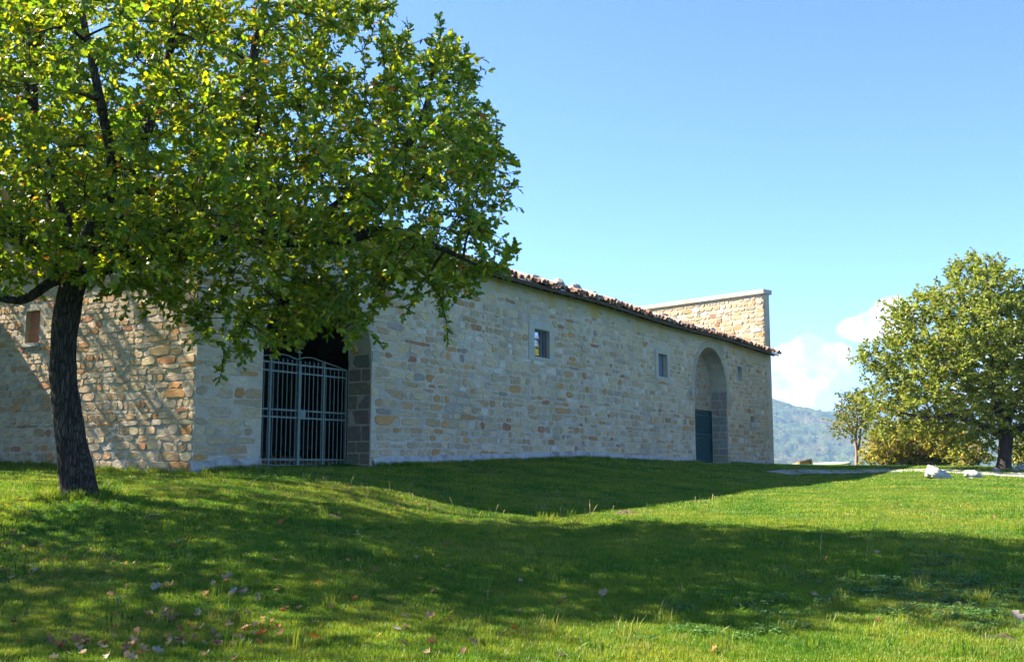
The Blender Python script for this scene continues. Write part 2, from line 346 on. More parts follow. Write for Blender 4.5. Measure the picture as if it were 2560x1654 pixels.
def rubble(u0, u1, z0, z1, size, push, gap=(.007, .022), keep=None):
    """roughly coursed rubble in a wall plane: list of rounded polygons. size(u,z)->(w,h); push(u,z)->None or moved point"""
    res = []; seed = random.uniform(0, 50)
    def wave(u, r): return .055 * noise.noise(Vector((u * .35, r * .31 + seed, 0))) + .035 * noise.noise(Vector((u * 1.1, r * .6 + seed, 4)))
    def emit(a, b, za, zb, bow):
        """a,b: left/right joint positions at (bottom, top); za,zb: bottom/top level functions"""
        g = random.uniform(*gap); q = []
        def P(u, z): q.append((u + random.uniform(-.02, .02), z + random.uniform(-.017, .017)))
        n = max(2, min(5, int((b[0] - a[0]) / .16))); hgt = zb((a[0] + b[0]) / 2) - za((a[0] + b[0]) / 2)
        if hgt < .06 or b[0] - a[0] < .07: return
        e0 = random.uniform(0, .12) * hgt; e1 = random.uniform(0, .14) * hgt; rc = min(.30 * hgt, .24 * (b[0] - a[0])) * random.uniform(.7, 1.15)
        for k in range(n + 1):
            t = k / n; u = a[0] + rc + (b[0] - a[0] - 2 * rc) * t; P(u, za(u) + g + e0 * abs(2 * t - 1))
        for t in (.3, .68): P(b[0] + (b[1] - b[0]) * t - g, za(b[0]) + g + (zb(b[0]) - za(b[0]) - 2 * g) * t)
        for k in range(n + 1):
            t = 1 - k / n; u = a[1] + rc + (b[1] - a[1] - 2 * rc) * t; P(u, zb(u) - g - e1 * abs(2 * t - 1))
        for t in (.7, .32): P(a[0] + (a[1] - a[0]) * t + g, za(a[0]) + g + (zb(a[0]) - za(a[0]) - 2 * g) * t)
        cu = sum(p[0] for p in q) / len(q); cz = sum(p[1] for p in q) / len(q)
        if push(cu, cz) is not None or (keep and not keep(cu, cz)): return
        q = [(push(*p) or p) for p in q]
        q = [(min(max(p[0], u0 + .008), u1 - .008), min(max(p[1], z0), z1)) for p in q]
        if area(q) > .009: res.append(q)
    z = z0 - .1; row = 0
    while z < z1:
        sh = size((u0 + u1) / 2, z)[1]; dz = sh * random.uniform(.62, 1.3)
        lo = lambda u, z=z, row=row: z + wave(u, row); hi = lambda u, z=z, row=row, dz=dz: z + dz + wave(u, row + 1)
        u = u0 - random.uniform(0, .25); sk = 0.
        while u < u1:
            w, h = size(u, z); ww = w * random.choice([.42, .55, .7, .85, 1., 1.15, 1.4, 1.75]) * (1.15 if dz < sh * .8 else .92); nsk = random.uniform(-.05, .05)
            ub = min(u + ww, u1) if u1 - (u + ww) > .15 else u1
            a = (max(u, u0), max(u, u0) + sk); b = (ub, ub + (nsk if ub < u1 else 0)); m = random.random()
            if m < .13 and dz > .2:
                f = random.uniform(.35, .65); md = lambda uu, lo=lo, hi=hi, f=f: lo(uu) * (1 - f) + hi(uu) * f + .01
                if random.random() < .5:
                    c = a[0] + (b[0] - a[0]) * random.uniform(.35, .65); emit(a, (c, c), lo, md, 0); emit((c, c), b, lo, md, 0); emit(a, b, md, hi, 0)
                else: emit(a, b, lo, md, 0); emit(a, b, md, hi, 0)
            else: emit(a, b, lo, hi, 0)
            if ub >= u1: break
            u = ub; sk = nsk
        z += dz; row += 1
    return res
def stone_geo(poly, O, U, Nn, proud, col, mb):
    n = len(poly); cx = sum(p[0] for p in poly) / n; cz = sum(p[1] for p in poly) / n
    tilt = (random.uniform(-.06, .06), random.uniform(-.06, .06)); vs = []
    for p in poly: vs.append(O + U * p[0] + Z3 * p[1] - Nn * .012)
    for p in poly:
        k = .93 + random.uniform(-.02, .02); x = cx + (p[0] - cx) * .97; z = cz + (p[1] - cz) * .97
        vs.append(O + U * x + Z3 * z + Nn * (proud * .55))
    for p in poly:
        x = cx + (p[0] - cx) * .90; z = cz + (p[1] - cz) * .88
        vs.append(O + U * x + Z3 * z + Nn * (proud + tilt[0] * (x - cx) + tilt[1] * (z - cz) + random.uniform(-.002, .002)))
    # orientation
    s = sum(poly[i][0] * poly[(i + 1) % n][1] - poly[(i + 1) % n][0] * poly[i][1] for i in range(n))
    flip = (s > 0) != (U.cross(Z3).dot(Nn) > 0)
    fs = []
    for r in (0, n):
        for i in range(n):
            j = (i + 1) % n; q = (r + i, r + j, r + n + j, r + n + i); fs.append(q[::-1] if flip else q)
    cap = tuple(range(2 * n, 3 * n)); fs.append(cap[::-1] if flip else cap)
    mb.add(vs, fs, col)
def prism(mb, outline, holes, O, U, Nn, thick):
    """vertical wall slab from a 2D outline (u,z) with holes; front face at O, back face thick behind it"""
    loops = [outline] + holes; flat = [p for l in loops for p in l]
    tris = tessellate_polygon([[Vector((p[0], p[1], 0)) for p in l] for l in loops])
    n = len(flat); vs = [O + U * p[0] + Z3 * p[1] for p in flat] + [O + U * p[0] + Z3 * p[1] - Nn * thick for p in flat]
    fs = []
    for t in tris:
        a, b, c = (vs[k] for k in t)
        if (b - a).cross(c - a).dot(Nn) < 0: t = (t[0], t[2], t[1])
        fs.append(tuple(t)); fs.append(tuple(k + n for k in t[::-1]))
    off = 0
    for li, l in enumerate(loops):
        m = len(l)
        for k in range(m):
            a = off + k; b = off + (k + 1) % m; fs.append((a, b, b + n, a + n))
        off += m
    mb.add(vs, fs)
    return mb
def fixn(o):
    bm = bmesh.new(); bm.from_mesh(o.data); bmesh.ops.recalc_face_normals(bm, faces=bm.faces); bm.to_mesh(o.data); bm.free()

ZB = .6                       # wall foot, buried
ZE = 7.98                     # tile line of the eave
ZT = 7.90                     # wall top
UL, UR = -2.06, 39.1
A1 = (0.0, 4.11, 4.45, 6.55)  # arch: left, right, springing, crown
A2 = (27.81, 32.2, 5.15, 7.35)
WIN = [(12.96, 14.02, 5.40, 6.39), (23.66, 24.63, 5.47, 6.49)]
NICHE = (33.83, 34.5, 6.0, 6.73); HOLE = (35.68, 36.31, 3.89, 4.19)
building = tag(empty('stone_sanctuary', W(20, -4, 1.4)), 'long rubble stone building with tiled eave, two tall arches and raised end wall', 'building')
def arch_pts(a, seg=18, grow=0.):
    l, r, s, t = a; c = (l + r) / 2; rx = (r - l) / 2 + grow; rz = t - s + grow
    return [(c - rx * math.cos(math.pi * k / seg), s + rz * math.sin(math.pi * k / seg)) for k in range(seg + 1)]
def arch_inside(a, u, z, grow):
    l, r, s, t = a; c = (l + r) / 2; rx = (r - l) / 2 + grow; rz = t - s + grow
    if z <= s: return abs(u - c) < rx
    return ((u - c) / rx) ** 2 + ((z - s) / rz) ** 2 < 1
def push_front(u, z):
    for a, g in ((A1, .0), (A2, .0)):
        gg = .36 if z > a[2] else .02
        if arch_inside(a, u, z, gg):
            l, r, s, t = a; c = (l + r) / 2; rx = (r - l) / 2 + gg; rz = t - s + gg
            if z <= s: return (c - rx - .004 if u < c else c + rx + .004, z)
            k = math.sqrt(((u - c) / rx) ** 2 + ((z - s) / rz) ** 2) or 1e-3
            return (c + (u - c) / k * 1.003, s + (z - s) / k * 1.003)
    for (l, r, b, t), (ml, mr, mb_, mt) in ((WIN[0], (.42, .42, .14, .34)), (WIN[1], (.3, .3, .14, .25)), (NICHE, (.12, .12, .12, .12)), (HOLE, (.08, .1, .32, .1))):
        l -= ml; r += mr; b -= mb_; t += mt
        if l < u < r and b < z < t:
            c = [(u - l, (l, z)), (r - u, (r, z)), (z - b, (u, b)), (t - z, (u, t))]; return min(c)[1]
    return None
O0 = W(0, 0, 0)
STONES = []   # (projected area, polygon, O, U, N, proud, colour, wall key, name)
def collect(polys, O, U, Nn, key, proud=(.003, .016), warm=1., pale=0., colf=None, name='stone'):
    for p in polys:
        pp = [project(O + U * q[0] + Z3 * q[1]) for q in p]; a = area(pp)
        c = (sum(q[0] for q in pp) / len(pp), sum(q[1] for q in pp) / len(pp))
        vis = -30 < c[0] < 2590
        hid = c[0] < 1290 and c[1] < 830
        u = sum(q[0] for q in p) / len(p); z = sum(q[1] for q in p) / len(p)
        col = colf(u, z) if colf else stone_col(warm, pale)
        STONES.append(((a if vis else 0) * (.2 if hid else 1), p, O, U, Nn, random.uniform(*proud), col, key, name))

# front wall slab
outl = [(UL, ZB), (A1[0], ZB)] + arch_pts(A1) + [(A1[1], ZB), (A2[0], ZB)] + arch_pts(A2) + [(A2[1], ZB), (UR, ZB), (UR, ZT), (UL, ZT)]
rect = lambda r: [(r[0], r[2]), (r[1], r[2]), (r[1], r[3]), (r[0], r[3])]
mb = MB(); prism(mb, outl, [rect(WIN[0]), rect(WIN[1]), rect(NICHE), rect(HOLE)], O0, D2, N2, .84)
front = mb.build('front_wall', MORTAR, building); fixn(front)
def size_front(u, z):
    if u < 0: return (.66, .31)
    if 4 < u < 5.6: return (.74, .31)
    return (.47, .24) if z < 5.2 else (.42, .225)
def keep_front(u, z):
    if z > 7.15: return random.random() < .4
    if z > 6.6: return random.random() < .85
    if z < 1.75: return random.random() < .6
    return True
def col_front(u, z):
    warm = 1 + 2.2 * math.exp(-((z - 3.0) / .9) ** 2) * (1 if u > 6 else .3)
    c = stone_col(warm, .10 if 4.6 < z < 6.4 else .02)
    return c
collect(rubble(UL, UR, 1.2, 7.62, size_front, push_front, keep=keep_front), O0, D2, N2, 'front', colf=col_front)
# arch rings
for a, nseg in ((A1, 19), (A2, 19)):
    inn = arch_pts(a, nseg, .012); outr = arch_pts(a, nseg, .345)
    for k in range(nseg):
        q = []
        def lerp(p, q_, t): return (p[0] + (q_[0] - p[0]) * t, p[1] + (q_[1] - p[1]) * t)
        i0, i1 = lerp(inn[k], inn[k + 1], .05), lerp(inn[k], inn[k + 1], .95); o0, o1 = lerp(outr[k], outr[k + 1], .05), lerp(outr[k], outr[k + 1], .95)
        poly = [lerp(i0, o0, .02), lerp(i0, i1, .5), lerp(i1, o1, .02), lerp(i1, o1, .9), lerp(o0, o1, .85), lerp(o0, o1, .15), lerp(i0, o0, .9)]
        collect([poly], O0, D2, N2, 'front', (.014, .026), colf=lambda u, z: tuple(v * random.uniform(.92, 1.1) for v in (.37, .33, .25)), name='voussoir')
# right jambs (inside the arch thickness, facing left) and their intrados
for a in (A1, A2):
    OJ = W(a[1], 0, 0) ; UJ = -N2; NJ = -D2
    z = 1.3; polys = []
    while z < a[2]:
        hh = random.uniform(.3, .46); cuts = [0.02, random.uniform(.3, .52), .82] if random.random() < .6 else [0.02, .82]
        for c0, c1 in zip(cuts, cuts[1:]): polys.append([(c0 + .02, z + .01), (c1 - .02, z + .012), (c1 - .008, z + hh * .3), (c1 - .012, z + hh - .03), (c0 + .03, z + hh - .022), (c0 + .008, z + hh * .6)])
        z += hh
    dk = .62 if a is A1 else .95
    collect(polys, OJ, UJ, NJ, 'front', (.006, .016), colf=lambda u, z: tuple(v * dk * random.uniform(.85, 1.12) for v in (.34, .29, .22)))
# window surrounds: smooth plastered reveals, slightly proud of the rubble
for i, ((l, r, b, t), (ml, mr, mb_, mt)) in enumerate(((WIN[0], (.36, .36, .12, .3)), (WIN[1], (.26, .26, .12, .22)), (NICHE, (.09, .09, .1, .1)))):
    m_ = MB(); wob = lambda: random.uniform(-.05, .05)
    o_ = [(l - ml + wob(), b - mb_), (l + (r - l) * .5, b - mb_ + wob() * .5), (r + mr + wob(), b - mb_ + .02), (r + mr + wob(), (b + t) / 2), (r + mr + wob(), t + mt * .8), (r, t + mt + wob()), (l, t + mt + wob()), (l - ml + wob(), t + mt * .7), (l - ml + wob(), (b + t) / 2)]
    prism(m_, o_, [rect((l + .002, r - .002, b + .002, t - .002))], W(0, .022, 0), D2, N2, .05)
    o = m_.build('window_surround', PLASTER, building); fixn(o)
MB().box(W(HOLE[0] - .1, -.02, 3.62), D2 * (HOLE[1] - HOLE[0] + .2), N2 * .09, Z3 * .25).build('sill', PLASTER, building)
# worn ochre render under the eave
OCHRE = material('ochre_render', (.44, .36, .22), (.40, .36, .29), scale=2.2, bump=.4, bscale=14, stretch=(1, 1, .35), rough=.95, spec=.1, c3=(.45, .30, .10), s3=1.6)
for u0_, u1_ in ((4.3, 27.35), (32.7, 38.4)):
    lo_ = [(u0_ + (u1_ - u0_) * k / 60, 7.28 + .22 * noise.noise(Vector((k * .23 * (u1_ - u0_) / 23, u0_, 0))) + .1 * noise.noise(Vector((k * .9, u0_, 3)))) for k in range(61)]
    m_ = MB(); prism(m_, lo_ + [(u1_, ZT - .01), (u0_, ZT - .01)], [], W(0, .007, 0), D2, N2, .02); o = m_.build('eave_render', OCHRE, building); fixn(o)
# plastered footing along the wall foot
FOOT = material('footing_plaster', (.46, .44, .42), (.33, .31, .29), scale=5, bump=1., bscale=10, rough=.95, spec=.1, c3=(.24, .20, .18), s3=2.5)
for u0_, u1_ in ((UL - .08, -.02), (4.2, 27.7), (32.3, UR + .05)):
    m_ = MB(); n_ = max(6, int((u1_ - u0_) / .35)); vs = []; fs = []
    for k in range(n_ + 1):
        u = u0_ + (u1_ - u0_) * k / n_; p = W(u, 0, 0); g = h1(*W(u, .2, 0)[:2]); top = g + .28 + .12 * noise.noise(Vector((u * 1.3, 3, 0))); w_ = .07 + .05 * noise.noise(Vector((u * 2.1, 9, 0)))
        vs += [W(u, w_ + .03, g - .5), W(u, w_, g + .1), W(u, w_ * .75, top - .04), W(u, -.02, top + .03)]
        if k:
            for q in range(3): fs.append(((k - 1) * 4 + q, k * 4 + q, k * 4 + q + 1, (k - 1) * 4 + q + 1))
    m_.add(vs, fs).build('footing', FOOT, building)

# left flank wall: bends away from the front wall's corner
CL = W(UL, 0, 0)
LD = Vector((-.87, .49, 0)).normalized(); LN = Vector((-LD.y, LD.x, 0)); LN = LN if LN.y < 0 else -LN
LT = 7.6
SLIT = (0, 0, 0, 0)
def lwall(px, py):
    r = ray(px, py); t = (CL - EYE * 0).dot(LN) / r.dot(LN); p = r * t; return (Vector((p.x, p.y, 0)) - Vector((CL.x, CL.y, 0))).dot(LD), 1.65 + p.z
s0 = lwall(97, 855); s1 = lwall(66, 778); SLIT = (s0[0], s1[0], s0[1], s1[1])
mb = MB(); prism(mb, [(0, ZB), (16, ZB), (16, LT), (0, LT)], [rect(SLIT)], Vector((CL.x, CL.y, 0)), LD, LN, .8)
side = mb.build('side_wall', MORTAR, building); fixn(side)
def push_side(u, z):
    l, r, b, t = SLIT; l -= .08; r += .08; b -= .1; t += .1
    if l < u < r and b < z < t: return min([(u - l, (l, z)), (r - u, (r, z)), (z - b, (u, b)), (t - z, (u, t))])[1]
    return None
collect(rubble(.02, 12, 1.1, 7.3, lambda u, z: (.31, .175) if u > 1 else (.42, .24), push_side, gap=(.002, .016)), Vector((CL.x, CL.y, 0)), LD, LN, 'side', (.004, .026), warm=1.4)
TERRA = material('terracotta_brick', (.42, .17, .085), (.30, .12, .06), scale=7, bump=.4)
MB().box(Vector((CL.x, CL.y, 0)) + LD * (SLIT[0] - .05) - LN * .3 + Z3 * (SLIT[2] - .02), LD * (SLIT[1] - SLIT[0] + .1), LN * .16, Z3 * (SLIT[3] - SLIT[2] + .04)).build('slit_infill', TERRA, building)
MB().box(Vector((CL.x, CL.y, 0)) + LD * (SLIT[0] - .06) - LN * .1 + Z3 * (SLIT[2] - .1), LD * (SLIT[1] - SLIT[0] + .12), LN * .15, Z3 * .09).build('sill', PLASTER, building)

# raised end wall
CR = W(UR, -.04, 0)
PD = Vector((-.69, .724, 0)).normalized(); PN = Vector((-PD.y, PD.x, 0)); PN = PN if PN.x < 0 else -PN
PT = 11.25
mb = MB(); prism(mb, [(0, ZB), (12, ZB), (12, PT), (0, PT)], [], CR - PN * .0 + PN * .0 - Vector((0, 0, 0)), PD, PN, .6)
# shift so that its outer face meets the wall end
endw = mb.build('end_wall', MORTAR, building); fixn(endw); endw.location -= D2 * .52
OE = CR - D2 * .52
collect(rubble(.02, 11.6, 7.4, PT - .02, lambda u, z: (.44, .25), lambda u, z: None, gap=(.004, .016)), OE, PD, PN, 'end', (.012, .035), warm=.5, pale=.12)
COPING = material('coping_stone', (.50, .45, .38), (.40, .35, .29), scale=3, bump=.4, c3=(.42, .28, .2), s3=.9)
k = 0.0
while k < 11.8:
    ln = random.uniform(1.1, 1.6); ln = min(ln, 11.9 - k)
    a = OE + PD * (k - (.1 if k == 0 else 0)) + PN * .12 + Z3 * (PT + .0)
    MB().box(a, PD * (ln - .012 + (.1 if k == 0 else 0)), -PN * .86, Z3 * (.24 + random.uniform(-.01, .012))).build('coping_stone', COPING, building)
    k += ln

# arch 2 recess back wall with gate opening
GB = -.84
RG = (29.3, 32.62, 4.34)
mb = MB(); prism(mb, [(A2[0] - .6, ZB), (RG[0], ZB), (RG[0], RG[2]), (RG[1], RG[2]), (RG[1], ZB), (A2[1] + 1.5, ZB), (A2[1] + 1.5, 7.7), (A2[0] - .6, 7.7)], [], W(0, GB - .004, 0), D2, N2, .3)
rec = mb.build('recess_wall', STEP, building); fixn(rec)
def push_rec(u, z):
    if RG[0] < u < RG[1] and z < RG[2]: return min([(u - RG[0], (RG[0], z)), (RG[1] - u, (RG[1], z)), (RG[2] - z, (u, RG[2]))])[1]
    return None
collect(rubble(A2[0] - .4, A2[1] + 1.3, 1.3, 7.3, lambda u, z: (.5, .26), push_rec), W(0, GB - .004, 0), D2, N2, 'recess', colf=lambda u, z: tuple(v * .72 for v in stone_col(1.2)))  # stone colours darkened to put the shade under the arch into them
# inner rooms (dark), floor and back
def room(u0, u1, w0, w1, z0, z1):
    m_ = MB(); m_.box(W(u0, w0, z0), D2 * (u1 - u0), N2 * (w1 - w0), Z3 * (z1 - z0)); m_.f = [f[::-1] for i, f in enumerate(m_.f)]
    m_.f = m_.f[:2] + [f for i, f in enumerate(m_.f[2:], 2)]
    return m_
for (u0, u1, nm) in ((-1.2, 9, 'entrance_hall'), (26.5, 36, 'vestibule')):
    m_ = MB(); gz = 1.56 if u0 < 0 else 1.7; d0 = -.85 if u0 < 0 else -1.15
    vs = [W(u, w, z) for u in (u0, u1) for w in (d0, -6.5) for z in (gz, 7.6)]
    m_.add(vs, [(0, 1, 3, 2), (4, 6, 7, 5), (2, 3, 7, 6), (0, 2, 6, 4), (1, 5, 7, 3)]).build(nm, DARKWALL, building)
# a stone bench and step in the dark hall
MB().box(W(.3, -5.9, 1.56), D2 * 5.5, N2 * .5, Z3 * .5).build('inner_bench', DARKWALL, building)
MB().box(W(.02, -1.5, 1.2), D2 * 4.07, N2 * 1.55, Z3 * .385).build('threshold', STEP, building)
MB().box(W(A2[0] + .02, -.83, 1.3), D2 * 4.35, N2 * .95, Z3 * .42).build('threshold', STEP, building)
# rear shell closing the volume
mb = MB(); prism(mb, [(UL - 9, ZB), (UR - 6.2, ZB), (UR - 6.2, 7.4), (UL - 9, 7.4)], [], W(0, -9.4, 0), D2, N2, .4); mb.build('rear_wall', MORTAR, building)

# emit stones: the 300 that show largest are parts, the others one joined part per wall
STONES.sort(key=lambda s: -s[0])
parents = {'front': front, 'side': side, 'end': endw, 'recess': rec}
shift = {'front': Vector(), 'side': Vector(), 'end': Vector(), 'recess': Vector()}
rest = {k: MB() for k in parents}; ns = 0
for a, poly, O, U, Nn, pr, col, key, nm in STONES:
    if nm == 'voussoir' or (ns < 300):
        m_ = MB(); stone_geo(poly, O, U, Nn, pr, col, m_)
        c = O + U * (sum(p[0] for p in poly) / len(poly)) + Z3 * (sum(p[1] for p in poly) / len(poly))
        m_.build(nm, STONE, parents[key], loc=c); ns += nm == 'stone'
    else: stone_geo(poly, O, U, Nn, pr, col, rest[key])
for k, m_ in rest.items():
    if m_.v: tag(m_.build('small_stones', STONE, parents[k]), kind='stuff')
print('stones', len(STONES))

# ------------------------------------------------------------------ windows, niche
WOOD_GREY = material('weathered_wood', (.20, .18, .16), (.12, .11, .10), scale=12, bump=.3, stretch=(1, 1, .2))
SHUT = material('slate_blue_shutter', (.16, .19, .23), (.11, .13, .165), scale=14, bump=.3, stretch=(1, 1, .15))
GLASS = bpy.data.materials.new('window_glass'); nt, N, K = nodes(GLASS); b = N['Principled BSDF']; b.inputs['Base Color'].default_value = (.05, .06, .07, 1); b.inputs['Roughness'].default_value = .04; b.inputs['Specular IOR Level'].default_value = 1.; b.inputs['IOR'].default_value = 3.2
def window(rc, deep, full):
    l, r, b_, t = rc
    m_ = MB()
    for (a0, a1, b0, b1) in ((l, r, b_, b_ + .05), (l, r, t - .05, t), (l, l + .05, b_ + .05, t - .05), (r - .05, r, b_ + .05, t - .05)):
        m_.box(W(a0, -deep, b0), D2 * (a1 - a0), N2 * .06, Z3 * (b1 - b0))
    win = m_.build('window', WOOD_GREY, building)
    MB().box(W(l + .02, -deep - .55, b_ + .02), D2 * (r - l - .04), N2 * .03, Z3 * (t - b_ - .04)).build('blind_back', DARKWALL, win)
    if full:
        mid = l + (r - l) * .60; pl = l + .10; hh = (t - b_ - .2) / 3
        m_ = MB(); m_.box(W(mid, -deep + .005, b_ + .05), D2 * .07, N2 * .05, Z3 * (t - b_ - .1))
        for k in (1, 2): m_.box(W(l + .05, -deep + .005, b_ + .07 + hh * k + .02 * k), D2 * (mid - l - .05), N2 * .04, Z3 * .03)
        m_.build('casement_frame', WOOD_GREY, win)
        for k in range(3):
            # slightly turned panes so that each mirrors its own strip of sky
            z0 = b_ + .06 + (hh + .02) * k
            MB().box(W(l + .05, -deep + .01, z0 + .02), D2 * (mid - l - .05), N2 * .012, Z3 * hh - N2 * ((.09 if k else .03) * hh)).build('pane', GLASS, win)
        MB().box(W(r - .06, -deep - .0, b_ + .06), -D2 * .06 , -N2 * .42, Z3 * (t - b_ - .12)).build('shutter', SHUT, win)
    else:
        for k in range(3): MB().box(W(l + .06 + (r - l - .12) / 3 * k, -deep + .012, b_ + .055), D2 * ((r - l - .12) / 3 - .012), N2 * .03, Z3 * (t - b_ - .11)).build('shutter_board', SHUT, win)
window(WIN[0], .16, True); window(WIN[1], .24, False)
MB().box(W(NICHE[0] - .01, -.26, NICHE[2] - .01), D2 * (NICHE[1] - NICHE[0] + .02), N2 * .03, Z3 * (NICHE[3] - NICHE[2] + .02)).build('niche_back', PLASTER, building)
MB().box(W(HOLE[0] - .01, -.5, HOLE[2] - .01), D2 * (HOLE[1] - HOLE[0] + .02), N2 * .03, Z3 * (HOLE[3] - HOLE[2] + .02)).build('niche_back', DARKWALL, building)

# ------------------------------------------------------------------ gates
IRON = material('verdigris_paint', (.14, .19, .155), (.09, .13, .11), scale=9, rough=.55, spec=.4, bump=.1)
IRON2 = material('dark_green_paint', (.035, .095, .09), (.022, .062, .06), scale=9, rough=.55, spec=.4, bump=.1)
def gate1():
    g = GB - .02; zb = 1.60; zt = 4.26; ul, uc, ur = .06, 2.16, 4.05
    m_ = MB()
    for z in (zb + .02, zb + .17, 2.86, 3.05, zt - .22, zt): m_.box(W(ul, g - .012, z - .022), D2 * (ur - ul), N2 * .024, Z3 * .044)
    gt = m_.build('gate', IRON, building)
    n_ = 24
    for k in range(n_ + 1):
        u = ul + (ur - ul) * k / n_
        if abs(u - uc) < .06: continue
        tall = 0.04 if abs(u - uc) < .95 else 0
        mm = MB(); mm.tube([W(u, g, zb), W(u, g, zt + tall)], [.014, .014], 6)
        if tall: mm.tube([W(u, g, zt + tall - .01), W(u, g, zt + tall + .035), W(u, g, zt + tall + .10)], [.014, .026, .002], 6)
        mm.build('bar', IRON, gt)
    for u, s, top in ((ul + .01, .05, zt), (1.11, .06, zt + .17), (uc, .095, zt + .02), (3.12, .06, zt + .17), (ur - .01, .05, zt)):
        MB().box(W(u - s / 2, g - s / 2, zb - .02), D2 * s, N2 * s, Z3 * (top - zb + .02)).build('post', IRON, gt)
    pts = []
    for k in range(41):
        t = k / 40; u = ul + (ur - ul) * t; x = abs(2 * t - 1)
        pts.append(W(u, g, zt + .20 - .06 * math.exp(-(x / .12) ** 2) + .03 * math.exp(-((x - .25) / .2) ** 2) - .20 * max(0, x - .3) ** 1.3 / .7 ** 1.3))
    MB().tube(pts, [.018] * 41, 6).build('scroll_rail', IRON, gt)
    mm = MB(); mm.box(W(uc - .015, g - .012, zt + .02), D2 * .03, N2 * .024, Z3 * .42); mm.box(W(uc - .10, g - .011, zt + .32), D2 * .20, N2 * .022, Z3 * .03); mm.build('cross', IRON, gt)
    MB().box(W(uc + .05, g - .03, 2.83), D2 * .2, N2 * .07, Z3 * .25).build('lock_box', IRON, gt)
def gate2():
    g = GB - .12; zb = 1.74; zt = 4.3; ul, ur = RG[0] + .05, RG[1] - .04
    m_ = MB()
    for z in (zb + .06, 2.95, 3.15, zt - .2, zt - .02): m_.box(W(ul, g - .015, z - .03), D2 * (ur - ul), N2 * .03, Z3 * .06)
    m_.box(W(ul, g - .06, zb + .02), D2 * (ur - ul), N2 * .012, Z3 * 1.2)
    gt = m_.build('gate', IRON2, building)
    n_ = 22
    for k in range(n_ + 1):
        u = ul + (ur - ul) * k / n_
        MB().tube([W(u, g, zb), W(u, g, zt + .08)], [.026, .026], 6).build('bar', IRON2, gt)
gate1(); gate2()

# ------------------------------------------------------------------ roof
TILE = material('roof_tile', (.4, .2, .1), attr=True, scale=8, bump=.5, bscale=25, rough=.9, spec=.15)
RAFT = material('rafter_wood', (.10, .075, .05), (.06, .045, .032), scale=10, bump=.3)
pitch = math.radians(18.3); SL = (-N2 * math.cos(pitch) + Z3 * math.sin(pitch)); RN = (N2 * math.sin(pitch) + Z3 * math.cos(pitch))
def eave(u): return ZE - .14 + .035 * math.sin(u * .45) + .03 * noise.noise(Vector((u * .8, 0, 5)))
US, UE = UL - .5, UR + .16
m_ = MB(); n_ = 60; vs = []; fs = []
for k in range(n_ + 1):
    u = US + (UR - .56 - US) * k / n_; e = W(u, .55, eave(u))
    r_ = W(u, -4.6, 0); top = Vector((r_.x, r_.y, e.z + 5.15 * math.tan(pitch))); bk = W(u, -10, 0); bot = Vector((bk.x, bk.y, e.z - .3))
    vs += [e, top, bot, e - Z3 * .05, top - Z3 * .12, bot - Z3 * .12]
    if k:
        a = (k - 1) * 6; b = k * 6
        fs += [(a, b, b + 1, a + 1), (a + 1, b + 1, b + 2, a + 2), (a + 3, a + 4, b + 4, b + 3), (a + 4, a + 5, b + 5, b + 4), (a, a + 3, b + 3, b), (a + 2, b + 2, b + 5, a + 5)]
fs += [(0, 1, 4, 3), (1, 2, 5, 4), (n_ * 6, n_ * 6 + 3, n_ * 6 + 4, n_ * 6 + 1), (n_ * 6 + 1, n_ * 6 + 4, n_ * 6 + 5, n_ * 6 + 2)]
# stretch of eave past the end wall corner
a = W(UR - .6, .55, eave(UR)); m_.add(vs, fs); m_.box(a - Z3 * .05, D2 * .74, -N2 * .55 + Z3 * .55 * math.tan(pitch), Z3 * .05)
roof = m_.build('roof', RAFT, building); fixn(roof)
TP = [(.40, .23, .16), (.47, .31, .23), (.34, .19, .13), (.46, .36, .29), (.30, .23, .19), (.27, .145, .10)]
def tile_geo(mb, u, s0, s1, r, up, lift, col, skew=0.):
    seg = 6; vs = []
    for (s, rr, lf) in ((s0, r, lift), (s1, r * .86, lift + .02)):
        o = W(u + (skew if s == s1 else 0), .58, eave(u)) + SL * s + RN * lf
        for th in (0, .022):
            for k in range(seg + 1):
                a = math.pi * k / seg; q = rr - th
                vs.append(o + D2 * (math.cos(a) * q) + RN * ((math.sin(a) * q) if up else (rr - math.sin(a) * (rr - (.022 - th)))))
    n1 = seg + 1; fs = []
    for k in range(seg):
        fs += [(k, k + 1, 2 * n1 + k + 1, 2 * n1 + k), (n1 + k + 1, n1 + k, 3 * n1 + k, 3 * n1 + k + 1), (k + 1, k, n1 + k, n1 + k + 1), (2 * n1 + k, 2 * n1 + k + 1, 3 * n1 + k + 1, 3 * n1 + k)]
    fs += [(0, 2 * n1, 3 * n1, n1), (seg, n1 + seg, 3 * n1 + seg, 2 * n1 + seg)]
    mb.add(vs, fs, col)
TL = []; sp = .355; u = US + .15
while u < UE:
    for row in range(7):
        lim = UE if row < 1 else UR - .75 - row * .5
        if u > lim: continue
        for up in (True, False):
            if not up and row > 2: continue
            uu = u + (0 if up else sp / 2) + random.uniform(-.035, .035); s0 = row * .5 + random.uniform(-.08, .06) - (.02 if up else .06)
            px, py = project(W(uu, .5, ZE)); key = (1000 if row == 0 else 0) + (500 if row == 1 and up else 0) + (200 if up else 100) - W(uu, 0, 0).y - (300 if px < 1200 else 0)
            c = random.choice(TP); j = random.uniform(.75, 1.2)
            TL.append((key, uu, s0, s0 + .58, random.uniform(.125, .15) if up else .135, up, (.05 if up else .0) + random.uniform(-.02, .05) + row * .006, tuple(v * j for v in c), random.uniform(-.03, .03)))
    u += sp
TL.sort(key=lambda t: -t[0]); rest_t = MB()
